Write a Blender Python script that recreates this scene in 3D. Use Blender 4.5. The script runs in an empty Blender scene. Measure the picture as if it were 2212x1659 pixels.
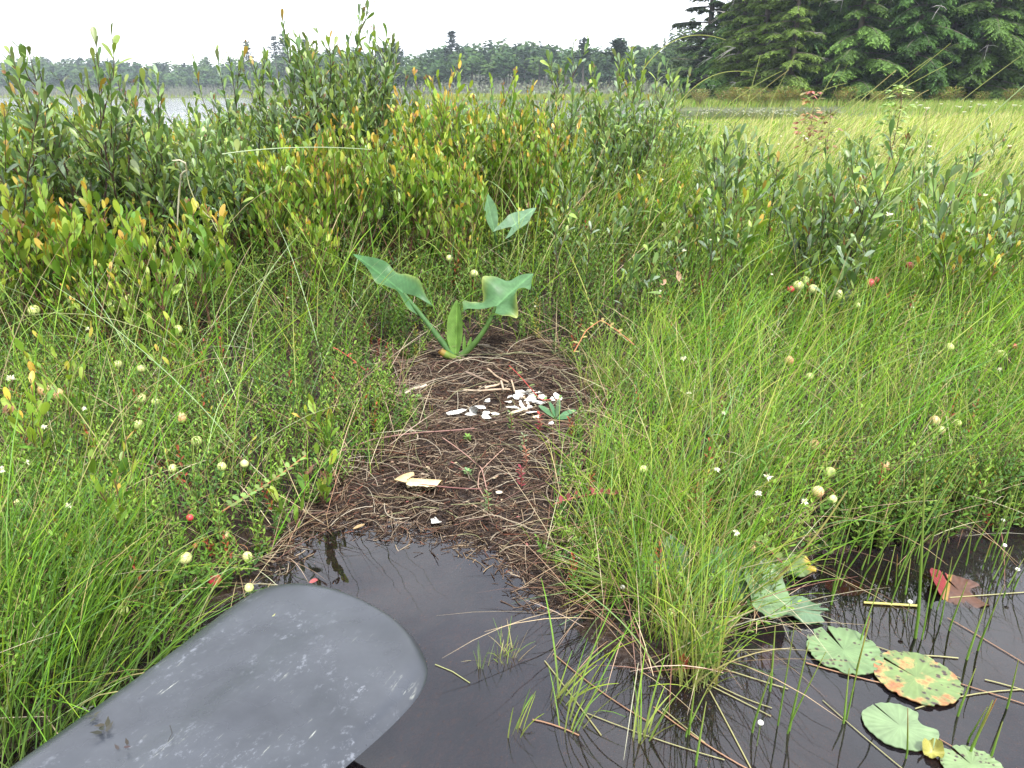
import bpy, math, random
import numpy as np
rng = np.random.default_rng(7)
random.seed(7)
D = bpy.data
SC = bpy.context.scene
COL = SC.collection
PI = math.pi

# ------------------------------------------------------------------ camera
EYE = 0.60
PITCH = math.radians(21.4)
FPX = 1598.0                                   # focal length in pixels of a 2212 px wide frame
cam_d = D.cameras.new("camera"); cam = D.objects.new("camera", cam_d); COL.objects.link(cam)
cam.location = (0, 0, EYE); cam.rotation_euler = (PI/2 - PITCH, 0, 0)
cam_d.sensor_fit = 'HORIZONTAL'; cam_d.sensor_width = 36.0; cam_d.lens = 36.0*FPX/2212.0
cam_d.clip_start = 0.02; cam_d.clip_end = 3000
SC.camera = cam

# ------------------------------------------------------------------ world, sun, exposure
SUN_EL, SUN_AZ = math.radians(58), math.radians(150)     # azimuth of the sun measured from +Y clockwise
w = D.worlds.new("World"); SC.world = w; w.use_nodes = True
nt = w.node_tree; nt.nodes.clear()
out = nt.nodes.new('ShaderNodeOutputWorld'); bg = nt.nodes.new('ShaderNodeBackground')
sky = nt.nodes.new('ShaderNodeTexSky'); sky.sky_type = 'NISHITA'; sky.sun_disc = False
sky.sun_elevation = SUN_EL; sky.sun_rotation = SUN_AZ
tc = nt.nodes.new('ShaderNodeTexCoord'); mp = nt.nodes.new('ShaderNodeMapping'); mp.inputs['Scale'].default_value = (1.0, 1.0, 1.6)
no = nt.nodes.new('ShaderNodeTexNoise'); no.inputs['Scale'].default_value = 3.2; no.inputs['Detail'].default_value = 5; no.inputs['Roughness'].default_value = 0.5
cr = nt.nodes.new('ShaderNodeValToRGB')
cr.color_ramp.elements[0].position = 0.36; cr.color_ramp.elements[0].color = (0.60, 0.64, 0.73, 1)
cr.color_ramp.elements[1].position = 0.68; cr.color_ramp.elements[1].color = (1.0, 1.0, 1.0, 1)
sc_ = nt.nodes.new('ShaderNodeVectorMath'); sc_.operation = 'SCALE'; sc_.inputs['Scale'].default_value = 13.5
mx = nt.nodes.new('ShaderNodeMixRGB'); mx.inputs[0].default_value = 0.88
nt.links.new(tc.outputs['Generated'], mp.inputs[0]); nt.links.new(mp.outputs[0], no.inputs['Vector'])
nt.links.new(no.outputs[0], cr.inputs[0]); nt.links.new(cr.outputs[0], sc_.inputs[0])
nt.links.new(sky.outputs[0], mx.inputs[1]); nt.links.new(sc_.outputs[0], mx.inputs[2])
nt.links.new(mx.outputs[0], bg.inputs[0]); bg.inputs[1].default_value = 0.090
nt.links.new(bg.outputs[0], out.inputs[0])
sun_d = D.lights.new("sun", 'SUN'); sun_d.energy = 2.6; sun_d.angle = math.radians(9); sun_d.color = (1.0, 0.975, 0.92)
sun = D.objects.new("sun", sun_d); COL.objects.link(sun)
sun.rotation_euler = (PI/2 - SUN_EL, 0, PI - SUN_AZ)
SC.view_settings.view_transform = 'Standard'; SC.view_settings.look = 'None'
SC.view_settings.exposure = 1.5; SC.view_settings.gamma = 1.0
SC.cycles.max_bounces = 6; SC.cycles.diffuse_bounces = 3; SC.cycles.glossy_bounces = 3
SC.cycles.transmission_bounces = 4; SC.cycles.transparent_max_bounces = 8; SC.cycles.volume_bounces = 0
SC.cycles.caustics_reflective = False; SC.cycles.caustics_refractive = False

# ------------------------------------------------------------------ view geometry (pixel of the 2212 px wide photo -> point)
CP, SP = math.cos(PITCH), math.sin(PITCH)
def ray(u, v):
    a = (u-1106.0)/FPX; b = (829.5-v)/FPX
    return np.array((a, CP+b*SP, -SP+b*CP))
def at(u, v, y):                                # the point seen at (u, v) that lies y metres ahead
    d = ray(u, v); t = y/d[1]
    return np.array((d[0]*t, y, EYE+d[2]*t))
def on(u, v, h=0.0):                            # the point seen at (u, v) that lies at height h
    d = ray(u, v); t = (h-EYE)/d[2]
    return np.array((d[0]*t, d[1]*t, h))

# ------------------------------------------------------------------ helpers
def prop(o, label=None, cat=None, group=None, kind=None):
    if label: o['label'] = label
    if cat: o['category'] = cat
    if group: o['group'] = group
    if kind: o['kind'] = kind
    return o
def empty(name, loc, label, cat, group=None, rz=0.0):
    o = D.objects.new(name, None); COL.objects.link(o); o.empty_display_size = 0.05
    o.location = [float(c) for c in loc]; o.rotation_euler = (0, 0, rz)
    return prop(o, label, cat, group)
class MB:
    """collects quads (float colours per point) and links them as ONE mesh object"""
    def __init__(s): s.V = []; s.F = []; s.C = []; s.n = 0
    def add(s, v, f, c):
        v = np.asarray(v, float).reshape(-1, 3); f = np.asarray(f, int).reshape(-1, 4)
        c = np.broadcast_to(np.asarray(c, float), v.shape)
        s.V.append(v); s.F.append(f+s.n); s.C.append(c); s.n += len(v)
    def mesh(s, name, mat, smooth=True):
        V = np.concatenate(s.V).astype(np.float32); F = np.concatenate(s.F).astype(np.int32); C = np.concatenate(s.C)
        m = D.meshes.new(name)
        m.vertices.add(len(V)); m.vertices.foreach_set('co', V.ravel())
        m.loops.add(F.size); m.loops.foreach_set('vertex_index', F.ravel())
        m.polygons.add(len(F)); m.polygons.foreach_set('loop_start', np.arange(0, F.size, 4, dtype=np.int32))
        m.polygons.foreach_set('use_smooth', np.full(len(F), smooth))
        a = m.attributes.new('Col', 'FLOAT_COLOR', 'POINT')
        rgba = np.ones((len(V), 4), np.float32); rgba[:, :3] = np.clip(C, 0.002, 0.95)
        a.data.foreach_set('color', rgba.ravel())
        m.materials.append(mat); m.update(calc_edges=True); m.validate(clean_customdata=False)
        return m
    def build(s, name, mat, parent=None, smooth=True, loc=None):
        o = D.objects.new(name, s.mesh(name, mat, smooth)); COL.objects.link(o)
        if parent is not None: o.parent = parent
        if loc is not None: o.location = [float(c) for c in loc]
        return o
def nrm(a): return a/np.maximum(np.linalg.norm(a, axis=-1, keepdims=True), 1e-9)
def gridfaces(N, K, M, closed=False):
    """faces of N grids, K rows by M columns"""
    i = np.arange(K-1)[:, None]; j = np.arange(M if closed else M-1)[None, :]
    j2 = (j+1) % M
    f = np.stack([i*M+j+0*j2, i*M+j2, (i+1)*M+j2, (i+1)*M+j], -1).reshape(-1, 4)
    return (f[None]+(np.arange(N)*K*M)[:, None, None]).reshape(-1, 4)
def ribbons(mb, P, W, side, C):
    """P (N,K,3) centre lines, W (N,K) widths, side (N,3), C (N,K,3)"""
    N, K, _ = P.shape
    T = nrm(np.gradient(P, axis=1)); S = side[:, None, :]-T*np.sum(side[:, None, :]*T, -1, keepdims=True)
    S = nrm(S)*W[..., None]*0.5
    v = np.stack([P-S, P+S], 2); c = np.repeat(C[:, :, None, :], 2, 2)
    mb.add(v, gridfaces(N, K, 2), c.reshape(-1, 3))
def tubes(mb, P, R, C, m=5):
    N, K, _ = P.shape
    T = nrm(np.gradient(P, axis=1)); ref = np.where(np.abs(T[..., 2:3]) < 0.9, np.array((0, 0, 1.0)), np.array((1.0, 0, 0)))
    A = nrm(np.cross(T, ref)); B = np.cross(T, A)
    th = np.arange(m)*2*PI/m
    v = P[:, :, None]+R[..., None, None]*(A[:, :, None]*np.cos(th)[None, None, :, None]+B[:, :, None]*np.sin(th)[None, None, :, None])
    mb.add(v, gridfaces(N, K, m, True), np.repeat(C[:, :, None, :], m, 2).reshape(-1, 3))
def tube(mb, pts, r, col, m=6):
    P = np.asarray(pts, float)[None]; K = P.shape[1]
    R = np.broadcast_to(np.asarray(r, float), (K,))[None]
    C = np.broadcast_to(np.asarray(col, float), (K, 3))[None]
    tubes(mb, P, R, C, m)
def leaves(mb, P, Dn, Nn, L, W, C, prof, curl=0.0, fold=0.12, Ct=None):
    """N leaves: base, direction, upper side, length, width, colour; three columns so the midrib can fold"""
    N = len(P)
    if N == 0: return
    t = np.array([p[0] for p in prof]); wv = np.array([p[1] for p in prof]); K = len(t)
    Dn = nrm(Dn); Nn = nrm(Nn-Dn*np.sum(Nn*Dn, -1, keepdims=True)); S = np.cross(Dn, Nn)
    curl = np.broadcast_to(np.asarray(curl, float), (N,)); L = np.broadcast_to(L, (N,)); W = np.broadcast_to(W, (N,))
    c = P[:, None]+Dn[:, None]*(L[:, None]*t)[..., None]+Nn[:, None]*((curl*L)[:, None]*t**2)[..., None]
    hw = (W[:, None]*wv*0.5)[..., None]
    up = Nn[:, None]*hw*fold*2
    v = np.stack([c-S[:, None]*hw+up, c, c+S[:, None]*hw+up], 2)
    if Ct is None: Ct = C
    cc = C[:, None]*(1-t)[None, :, None]+Ct[:, None]*t[None, :, None]
    cc = np.repeat(cc[:, :, None], 3, 2)
    mb.add(v, gridfaces(N, K, 3), cc.reshape(-1, 3))
def flats(mb, P, Dn, Nn, L, W, C, prof, curl=0.0):
    N = len(P)
    if N == 0: return
    t = np.array([p[0] for p in prof]); wv = np.array([p[1] for p in prof]); K = len(t)
    Dn = nrm(Dn); Nn = nrm(Nn-Dn*np.sum(Nn*Dn, -1, keepdims=True)); S = np.cross(Dn, Nn)
    L = np.broadcast_to(L, (N,)); W = np.broadcast_to(W, (N,))
    c = P[:, None]+Dn[:, None]*(L[:, None]*t)[..., None]+Nn[:, None]*((curl*L)[:, None]*t**2)[..., None]
    hw = (W[:, None]*wv*0.5)[..., None]
    v = np.stack([c-S[:, None]*hw, c+S[:, None]*hw], 2)
    mb.add(v, gridfaces(N, K, 2), np.repeat(C, K*2, 0))
def U(a, b, n=None): return rng.uniform(a, b, n)
def jit(col, n, s=0.18, hue=0.08):
    c = np.asarray(col, float)[None]*(1+rng.normal(0, s, (n, 1)))*(1+rng.normal(0, hue, (n, 3)))
    return np.clip(c, 0.004, 0.9)
def mixc(a, b, f): f = np.asarray(f)[..., None]; return np.asarray(a)*(1-f)+np.asarray(b)*f

def grass(mb, x, y, z, L, W, az, th0, bend, Cb, Ct, K=5, taper=0.15):
    """curved blades: az = azimuth of lean, th0 = start angle off vertical, bend = added angle to the tip"""
    N = len(x)
    if N == 0: return
    s = np.linspace(0, 1, K); th = th0[:, None]+bend[:, None]*s**1.4
    ds = L[:, None]/(K-1)
    dx = np.sin(th)*ds; dz = np.cos(th)*ds
    hx = np.concatenate([np.zeros((N, 1)), np.cumsum((dx[:, 1:]+dx[:, :-1])/2, 1)], 1)
    hz = np.concatenate([np.zeros((N, 1)), np.cumsum((dz[:, 1:]+dz[:, :-1])/2, 1)], 1)
    P = np.stack([x[:, None]+hx*np.cos(az)[:, None], y[:, None]+hx*np.sin(az)[:, None], z[:, None]+hz], -1)
    wd = W[:, None]*(taper+(1-taper)*(1-s)**0.6)[None]*np.minimum(1, 0.6+s*2)[None]
    a2 = U(0, 2*PI, N); side = np.stack([np.cos(a2), np.sin(a2), U(-.2, .2, N)], -1)
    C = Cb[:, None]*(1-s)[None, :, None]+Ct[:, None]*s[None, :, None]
    ribbons(mb, P, wd, side, C)

def wob(x, y, f=1.0, ph=0.0):
    """smooth noise about -1..1"""
    return (np.sin(f*(1.7*x+0.9*y)+ph)+np.sin(f*(-1.1*x+2.3*y)+1.7+ph*1.3)+np.sin(f*(2.9*x-1.3*y)+4.1+ph)*.7+np.sin(f*(3.7*x+4.3*y)+.6+ph*2)*.5)/3.2
def poly_sd(px, py, poly):
    """signed distance to a closed polygon, positive inside"""
    best = np.full(px.shape, 1e9); ins = np.zeros(px.shape, bool)
    n = len(poly)
    for i in range(n):
        ax, ay = poly[i][:2]; bx, by = poly[(i+1) % n][:2]
        ex, ey = bx-ax, by-ay
        t = np.clip(((px-ax)*ex+(py-ay)*ey)/(ex*ex+ey*ey+1e-12), 0, 1)
        best = np.minimum(best, np.hypot(px-ax-t*ex, py-ay-t*ey))
        c = ((ay > py) != (by > py)) & (px < (bx-ax)*(py-ay)/(by-ay+1e-12)+ax)
        ins ^= c
    return np.where(ins, best, -best)

# ------------------------------------------------------------------ materials
def new_mat(name):
    m = D.materials.new(name); m.use_nodes = True; n = m.node_tree; n.nodes.clear()
    o = n.nodes.new('ShaderNodeOutputMaterial'); return m, n, o
def leaf_mat(name, trans=0.35, rough=0.5, spec=0.35, vary=0.12, mott=0.0, tint=(1.25, 1.3, 0.6)):
    m, n, o = new_mat(name); L = n.links.new
    at_ = n.nodes.new('ShaderNodeAttribute'); at_.attribute_name = 'Col'
    oi = n.nodes.new('ShaderNodeObjectInfo')
    mr = n.nodes.new('ShaderNodeMapRange'); mr.inputs[3].default_value = 1-vary; mr.inputs[4].default_value = 1+vary
    L(oi.outputs['Random'], mr.inputs[0])
    sc = n.nodes.new('ShaderNodeVectorMath'); sc.operation = 'SCALE'; L(at_.outputs['Color'], sc.inputs[0]); L(mr.outputs[0], sc.inputs['Scale'])
    src = sc.outputs[0]
    if mott:
        g = n.nodes.new('ShaderNodeNewGeometry')
        nz = n.nodes.new('ShaderNodeTexNoise'); nz.inputs['Scale'].default_value = mott; nz.inputs['Detail'].default_value = 3
        L(g.outputs['Position'], nz.inputs['Vector'])
        m2 = n.nodes.new('ShaderNodeMapRange'); m2.inputs[1].default_value = .3; m2.inputs[2].default_value = .7; m2.inputs[3].default_value = .8; m2.inputs[4].default_value = 1.2
        L(nz.outputs[0], m2.inputs[0])
        s2 = n.nodes.new('ShaderNodeVectorMath'); s2.operation = 'SCALE'; L(src, s2.inputs[0]); L(m2.outputs[0], s2.inputs['Scale']); src = s2.outputs[0]
    p = n.nodes.new('ShaderNodeBsdfPrincipled'); p.inputs['Roughness'].default_value = rough
    p.inputs['Specular IOR Level'].default_value = spec
    L(src, p.inputs['Base Color'])
    if trans > 0:
        tr = n.nodes.new('ShaderNodeBsdfTranslucent')
        mul = n.nodes.new('ShaderNodeVectorMath'); mul.operation = 'MULTIPLY'; mul.inputs[1].default_value = tint
        L(src, mul.inputs[0]); L(mul.outputs[0], tr.inputs['Color'])
        mx = n.nodes.new('ShaderNodeMixShader'); mx.inputs[0].default_value = trans
        L(p.outputs[0], mx.inputs[1]); L(tr.outputs[0], mx.inputs[2]); L(mx.outputs[0], o.inputs[0])
    else: L(p.outputs[0], o.inputs[0])
    return m
M_GRASS = leaf_mat('grass_blades', .24, .45, .22, tint=(1.2, 1.35, .4))
M_LEAF = leaf_mat('shrub_leaves', .24, .40, .42, .16)
M_SMALL = leaf_mat('small_leaves', .25, .5, .2)
M_STEM = leaf_mat('woody_stems', 0, .65, .3)
M_NEEDLE = leaf_mat('conifer_needles', .25, .7, .12, .15)
M_FAR = leaf_mat('far_crowns', .15, .8, .1, .1)
M_ARUM = leaf_mat('arum_leaves', .32, .45, .3, .0, 60, (1.2, 1.25, .6))
M_LITTER = leaf_mat('dead_litter', .1, .6, .3)
M_PETAL = leaf_mat('white_bracts', .2, .7, .2, .05)

def peat_mat():
    m, n, o = new_mat('peat'); L = n.links.new
    g = n.nodes.new('ShaderNodeNewGeometry')
    nz = n.nodes.new('ShaderNodeTexNoise'); nz.inputs['Scale'].default_value = 38; nz.inputs['Detail'].default_value = 8; nz.inputs['Roughness'].default_value = .7
    L(g.outputs['Position'], nz.inputs['Vector'])
    cr = n.nodes.new('ShaderNodeValToRGB'); e = cr.color_ramp.elements
    e[0].position = .32; e[0].color = (.006, .004, .003, 1); e[1].position = .72; e[1].color = (.045, .026, .017, 1)
    k = e.new(.5); k.color = (.018, .010, .007, 1)
    L(nz.outputs[0], cr.inputs[0])
    sx = n.nodes.new('ShaderNodeSeparateXYZ'); L(g.outputs['Position'], sx.inputs[0])
    mr = n.nodes.new('ShaderNodeMapRange'); mr.inputs[1].default_value = .0; mr.inputs[2].default_value = .022; mr.inputs[3].default_value = .16; mr.inputs[4].default_value = .8
    L(sx.outputs[2], mr.inputs[0])
    p = n.nodes.new('ShaderNodeBsdfPrincipled'); L(cr.outputs[0], p.inputs['Base Color']); L(mr.outputs[0], p.inputs['Roughness']); p.inputs['Specular IOR Level'].default_value = .28
    b = n.nodes.new('ShaderNodeBump'); b.inputs['Strength'].default_value = .9; b.inputs['Distance'].default_value = .012
    n2 = n.nodes.new('ShaderNodeTexNoise'); n2.inputs['Scale'].default_value = 90; n2.inputs['Detail'].default_value = 6; L(g.outputs['Position'], n2.inputs['Vector'])
    L(n2.outputs[0], b.inputs['Height']); L(b.outputs[0], p.inputs['Normal']); L(p.outputs[0], o.inputs[0])
    return m
def ground_mat():
    m, n, o = new_mat('marsh_ground'); L = n.links.new
    g = n.nodes.new('ShaderNodeNewGeometry')
    nz = n.nodes.new('ShaderNodeTexNoise'); nz.inputs['Scale'].default_value = 1.4; nz.inputs['Detail'].default_value = 9; nz.inputs['Roughness'].default_value = .7
    L(g.outputs['Position'], nz.inputs['Vector'])
    cr = n.nodes.new('ShaderNodeValToRGB'); e = cr.color_ramp.elements
    e[0].position = .3; e[0].color = (.02, .022, .008, 1); e[1].position = .7; e[1].color = (.08, .10, .03, 1)
    L(nz.outputs[0], cr.inputs[0])
    p = n.nodes.new('ShaderNodeBsdfPrincipled'); p.inputs['Roughness'].default_value = .85; L(cr.outputs[0], p.inputs['Base Color']); L(p.outputs[0], o.inputs[0])
    return m
def water_mat():
    m, n, o = new_mat('bog_water'); L = n.links.new
    g = n.nodes.new('ShaderNodeNewGeometry')
    nz = n.nodes.new('ShaderNodeTexNoise'); nz.inputs['Scale'].default_value = 9; nz.inputs['Detail'].default_value = 2
    L(g.outputs['Position'], nz.inputs['Vector'])
    b = n.nodes.new('ShaderNodeBump'); b.inputs['Strength'].default_value = .35; b.inputs['Distance'].default_value = .004
    L(nz.outputs[0], b.inputs['Height'])
    sy = n.nodes.new('ShaderNodeSeparateXYZ'); L(g.outputs['Position'], sy.inputs[0])
    my = n.nodes.new('ShaderNodeMapRange'); my.inputs[1].default_value = 6; my.inputs[2].default_value = 18; L(sy.outputs[1], my.inputs[0])
    nw = n.nodes.new('ShaderNodeTexNoise'); nw.inputs['Scale'].default_value = 1.3; nw.inputs['Detail'].default_value = 4; L(g.outputs['Position'], nw.inputs['Vector'])
    b2 = n.nodes.new('ShaderNodeBump'); b2.inputs['Distance'].default_value = .05; L(my.outputs[0], b2.inputs['Strength']); L(nw.outputs[0], b2.inputs['Height']); L(b.outputs[0], b2.inputs['Normal']); b = b2
    gl = n.nodes.new('ShaderNodeBsdfGlossy'); gl.inputs['Roughness'].default_value = .015; gl.inputs['Color'].default_value = (.96, .97, 1, 1)
    L(b.outputs[0], gl.inputs['Normal'])
    fr = n.nodes.new('ShaderNodeFresnel'); fr.inputs['IOR'].default_value = 1.56; L(b.outputs[0], fr.inputs['Normal'])
    tr = n.nodes.new('ShaderNodeBsdfTransparent'); tr.inputs['Color'].default_value = (.58, .34, .18, 1)
    df = n.nodes.new('ShaderNodeBsdfDiffuse')
    n2 = n.nodes.new('ShaderNodeTexNoise'); n2.inputs['Scale'].default_value = 5; n2.inputs['Detail'].default_value = 5; L(g.outputs['Position'], n2.inputs['Vector'])
    cr = n.nodes.new('ShaderNodeValToRGB'); e = cr.color_ramp.elements
    e[0].position = .35; e[0].color = (.008, .008, .010, 1); e[1].position = .7; e[1].color = (.045, .043, .050, 1)
    L(n2.outputs[0], cr.inputs[0]); L(cr.outputs[0], df.inputs[0])
    m1 = n.nodes.new('ShaderNodeMixShader'); m1.inputs[0].default_value = .30; L(tr.outputs[0], m1.inputs[1]); L(df.outputs[0], m1.inputs[2])
    m2 = n.nodes.new('ShaderNodeMixShader'); L(fr.outputs[0], m2.inputs[0]); L(m1.outputs[0], m2.inputs[1]); L(gl.outputs[0], m2.inputs[2])
    L(m2.outputs[0], o.inputs[0]); return m

# ------------------------------------------------------------------ terrain
POOL = [on(u, v)[:2] for u, v in [(-80, 1700), (60, 1590), (200, 1500), (330, 1415), (440, 1335), (520, 1275), (590, 1215), (625, 1160), (680, 1132), (760, 1128),
        (830, 1140), (900, 1152), (980, 1165), (1060, 1182), (1120, 1225), (1165, 1290), (1230, 1320), (1245, 1355), (1300, 1390), (1360, 1440), (1440, 1480), (1540, 1475),
        (1590, 1420), (1600, 1350), (1660, 1300), (1700, 1235), (1760, 1195), (1860, 1180), (1960, 1172), (2090, 1150), (2230, 1120), (2420, 1090), (2700, 1085)]]
POOL = POOL+[np.array((3.0, .95)), np.array((3.0, -3)), np.array((-.75, -3)), np.array((-.56, .1))]
CLEAR = [on(u, v, .03)[:2] for u, v in [(870, 795), (950, 765), (1080, 742), (1170, 768), (1225, 800), (1285, 850), (1262, 900), (1222, 925), (1235, 985), (1195, 1030), (1222, 1090), (1185, 1170), (1225, 1290),
        (1285, 1320), (1420, 1450), (1100, 1400), (640, 1200), (655, 1135), (700, 1075), (770, 1020), (855, 965), (925, 915), (865, 865)]]
NEST = on(1075, 865, .03)
def lake_d(x, y):
    """positive on land, metres, for the far field"""
    s = x/np.maximum(y, .5)+.012*np.sin(y*.9)
    lake = np.minimum(np.minimum(y-(7.2+.8*wob(x, y*0, .7)), (.185-s)*np.maximum(y, 1)), np.where(s < -.10, 128, 62)+4*wob(x, x*0, .06)-y)
    inlet = np.minimum(np.minimum(y-(17.5+.8*wob(x, y*0, .5)), (31+1.2*wob(x, y*0, .3))-y), np.minimum((s-.15)*y, (.425-s)*y))
    return -np.maximum(lake, inlet)
def hill_top(s):                                # s = x / y ; distance at which the wood starts, its far ridge, ridge height
    D0 = np.interp(s, [-.75, -.35, -.12, .15, .24], [290, 260, 165, 140, 78])
    return D0
def height(x, y):
    x = np.asarray(x, float); y = np.asarray(y, float)
    dn = -poly_sd(x, y, POOL)
    near = y < 4.5
    df = lake_d(x, y)
    wide = np.clip((-.32-x)*8, 0, 1)+np.clip((x-.18)*6, 0, 1)            # steep edges left and right, gentle mud in the middle
    run = .34-.315*np.clip(wide, 0, 1)
    bank = .05*(1-np.exp(-np.maximum(dn, 0)/run))+.10*np.minimum(dn, 0)/.35
    bank = np.maximum(bank, -.30)
    bank = bank+np.where(dn > 0, .007, .003)*wob(x, y, 17)+.0035*wob(x, y, 47, 2)
    nest = -.018*np.exp(-((x-NEST[0])**2+(y-NEST[1])**2)/.018)
    rise = .06*np.clip((y-1.6)/1.0, 0, 1)+.02*wob(x, y, 2.3, 1)*np.clip((y-1.5), 0, 1)
    lo = np.clip((dn-.05)/.3, 0, 1)
    hn = bank+nest+rise*lo
    hf = np.clip(df*.08, -.6, .09)+.02*wob(x, y, 2.3, 1)*(df > 0)
    k = np.clip((y-3.5)/1.0, 0, 1)
    h = hn*(1-k)+np.minimum(hf, .11)*k
    s = x/np.maximum(y, .5); hill = np.clip((y-hill_top(s))*.10, 0, 9)*np.clip((.30-s)*12, 0, 1)
    return h+hill
def ground_sheet(name, xs, ys, mat, lower=None):
    X, Y = np.meshgrid(xs, ys); Z = height(X, Y)
    if lower is not None: Z = Z-lower(X, Y)
    mb = MB(); mb.add(np.stack([X, Y, Z], -1), gridfaces(1, len(ys), len(xs)), (.03, .02, .012))
    o = mb.build(name, mat); prop(o, kind='structure'); return o
M_PEAT = peat_mat(); M_GROUND = ground_mat()
ground_sheet('peat_bank', np.linspace(-2.2, 2.6, 480), np.linspace(-.6, 3.2, 400), M_PEAT)
# far sheet, fan shaped so it is finer near the bank
th = np.linspace(-1.15, 1.15, 300); rr = np.geomspace(.5, 900, 360)
TH, RR = np.meshgrid(th, rr); X = RR*np.sin(TH); Y = RR*np.cos(TH)-.9
inside = (np.abs(X-.2) < 2.3) & (Y < 3.05)
Z = height(X, Y)-np.where(inside, .06, 0)
mb = MB(); mb.add(np.stack([X, Y, Z], -1), gridfaces(1, len(rr), len(th)), (.05, .06, .02))
prop(mb.build('ground', M_GROUND), kind='structure')
mb = MB(); xs = np.array([-900, -20, 20, 900.]); ys = np.array([-6, 20, 900.])
X, Y = np.meshgrid(xs, ys); mb.add(np.stack([X, Y, X*0], -1), gridfaces(1, 3, 4), (0, 0, 0))
prop(mb.build('water', water_mat()), kind='structure')

def dwater(x, y): return -poly_sd(np.asarray(x, float), np.asarray(y, float), POOL)
def dclear(x, y): return poly_sd(np.asarray(x, float), np.asarray(y, float), CLEAR)
def scatter(n, y0, y1, k=0.0, smin=-.80, smax=.80, mar=.25):
    """points ahead of the camera, density falls as 1/y (k=0) or stays even (k=1)"""
    t = rng.random(n)
    y = y0+(y1-y0)*t if k == 0 else np.sqrt(y0**2+(y1**2-y0**2)*t)
    s = rng.random(n); x = y*(smin+(smax-smin)*s)+(s-.5)*2*mar
    return x, y
def keep(mask, *a): return [v[mask] for v in a]

# ------------------------------------------------------------------ litter and fibres on the peat
def litter():
    mb = MB()
    n = 42000
    x = U(-.55, .45, n); y = U(.75, 1.75, n)
    d = dclear(x, y); dw = dwater(x, y)
    x, y = keep((d > -.05) & (dw > -.045) & (rng.random(n) < np.clip(1+dw*20, .12, .95)), x, y); n = len(x)
    L = rng.gamma(2.2, .007, n)+.004; az = U(0, 2*PI, n)
    z = np.maximum(height(x, y), .0006)+U(.0, .006, n)*(dwater(x, y) > 0)
    K = 4; s = np.linspace(-.5, .5, K); cv = rng.normal(0, .35, n)
    P = np.stack([x[:, None]+L[:, None]*(s*np.cos(az)[:, None]-cv[:, None]*s**2*np.sin(az)[:, None]),
                  y[:, None]+L[:, None]*(s*np.sin(az)[:, None]+cv[:, None]*s**2*np.cos(az)[:, None]),
                  z[:, None]+L[:, None]*s*rng.normal(0, .22, n)[:, None]], -1)
    pal = np.array([(.035, .02, .013), (.075, .045, .03), (.13, .085, .055), (.26, .19, .12), (.33, .26, .18), (.16, .06, .035)])
    c = pal[rng.choice(6, n, p=[.33, .27, .18, .12, .05, .05])]*U(.7, 1.25, n)[:, None]
    tubes(mb, P, np.repeat(U(.00025, .0008, n)[:, None], K, 1), np.repeat(c[:, None], K, 1), 3)
    prop(mb.build('peat_fibres', M_LITTER), 'short brown plant fibres strewn over the bare peat clearing', 'litter', kind='stuff')
    # longer straws lying in arcs round the clearing and over the left slope
    mb = MB(); n = 760
    x = U(-.5, .42, n); y = U(.85, 1.7, n); d = dclear(x, y)
    x, y = keep((d > -.09) & (dwater(x, y) > .0), x, y); n = len(x)
    back = np.clip((y-1.15)/.3, 0, 1)
    L = U(.03, .12, n)+.07*back*rng.random(n); az = np.where(rng.random(n) < .65, np.arctan2(y-NEST[1], x-NEST[0])+PI/2+rng.normal(0, .45, n), U(0, 2*PI, n))
    K = 8; s = np.linspace(-.5, .5, K); cv = rng.normal(0, .8, n)
    X = x[:, None]+L[:, None]*(s*np.cos(az)[:, None]-cv[:, None]*s**2*np.sin(az)[:, None])
    Y = y[:, None]+L[:, None]*(s*np.sin(az)[:, None]+cv[:, None]*s**2*np.cos(az)[:, None])
    Z = height(X, Y)+U(.002, .012, n)[:, None]+L[:, None]*.10*(.25-s**2)
    pal = np.array([(.29, .235, .17), (.19, .14, .10), (.42, .36, .27), (.15, .08, .065), (.24, .24, .12)])
    c = pal[rng.choice(5, n, p=[.3, .27, .16, .19, .08])]*U(.7, 1.2, n)[:, None]
    tubes(mb, np.stack([X, Y, Z], -1), np.repeat((rng.gamma(1.6, .00018, n)+.0002)[:, None], K, 1), np.repeat(c[:, None], K, 1)*.9, 4)
    prop(mb.build('dead_straw', M_LITTER), 'pale dead sedge straw curving round the bare peat clearing', 'dead grass', kind='stuff')
    # small fallen leaf bits
    mb = MB(); n = 1500
    x = U(-.5, .4, n); y = U(.85, 1.65, n)
    x, y = keep((dclear(x, y) > -.05) & (dwater(x, y) > 0), x, y); n = len(x)
    pal = np.array([(.28, .18, .12), (.26, .09, .08), (.10, .05, .03), (.36, .29, .18), (.045, .028, .02)])
    c = pal[rng.choice(5, n, p=[.13, .07, .3, .1, .4])]*U(.7, 1.1, n)[:, None]
    a = U(0, 2*PI, n); leaves(mb, np.stack([x, y, height(x, y)+.005], -1), np.stack([np.cos(a), np.sin(a), U(-.2, .3, n)], -1),
           np.stack([U(-.4, .4, n), U(-.4, .4, n), np.ones(n)], -1), U(.004, .010, n), U(.002, .0045, n), c, [(0, .1), (.35, .9), (.7, 1), (1, .2)], .1)
    prop(mb.build('fallen_leaf_bits', M_LITTER), 'tiny fallen leaves pink and brown on the bare peat', 'litter', kind='stuff')
litter()

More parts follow.
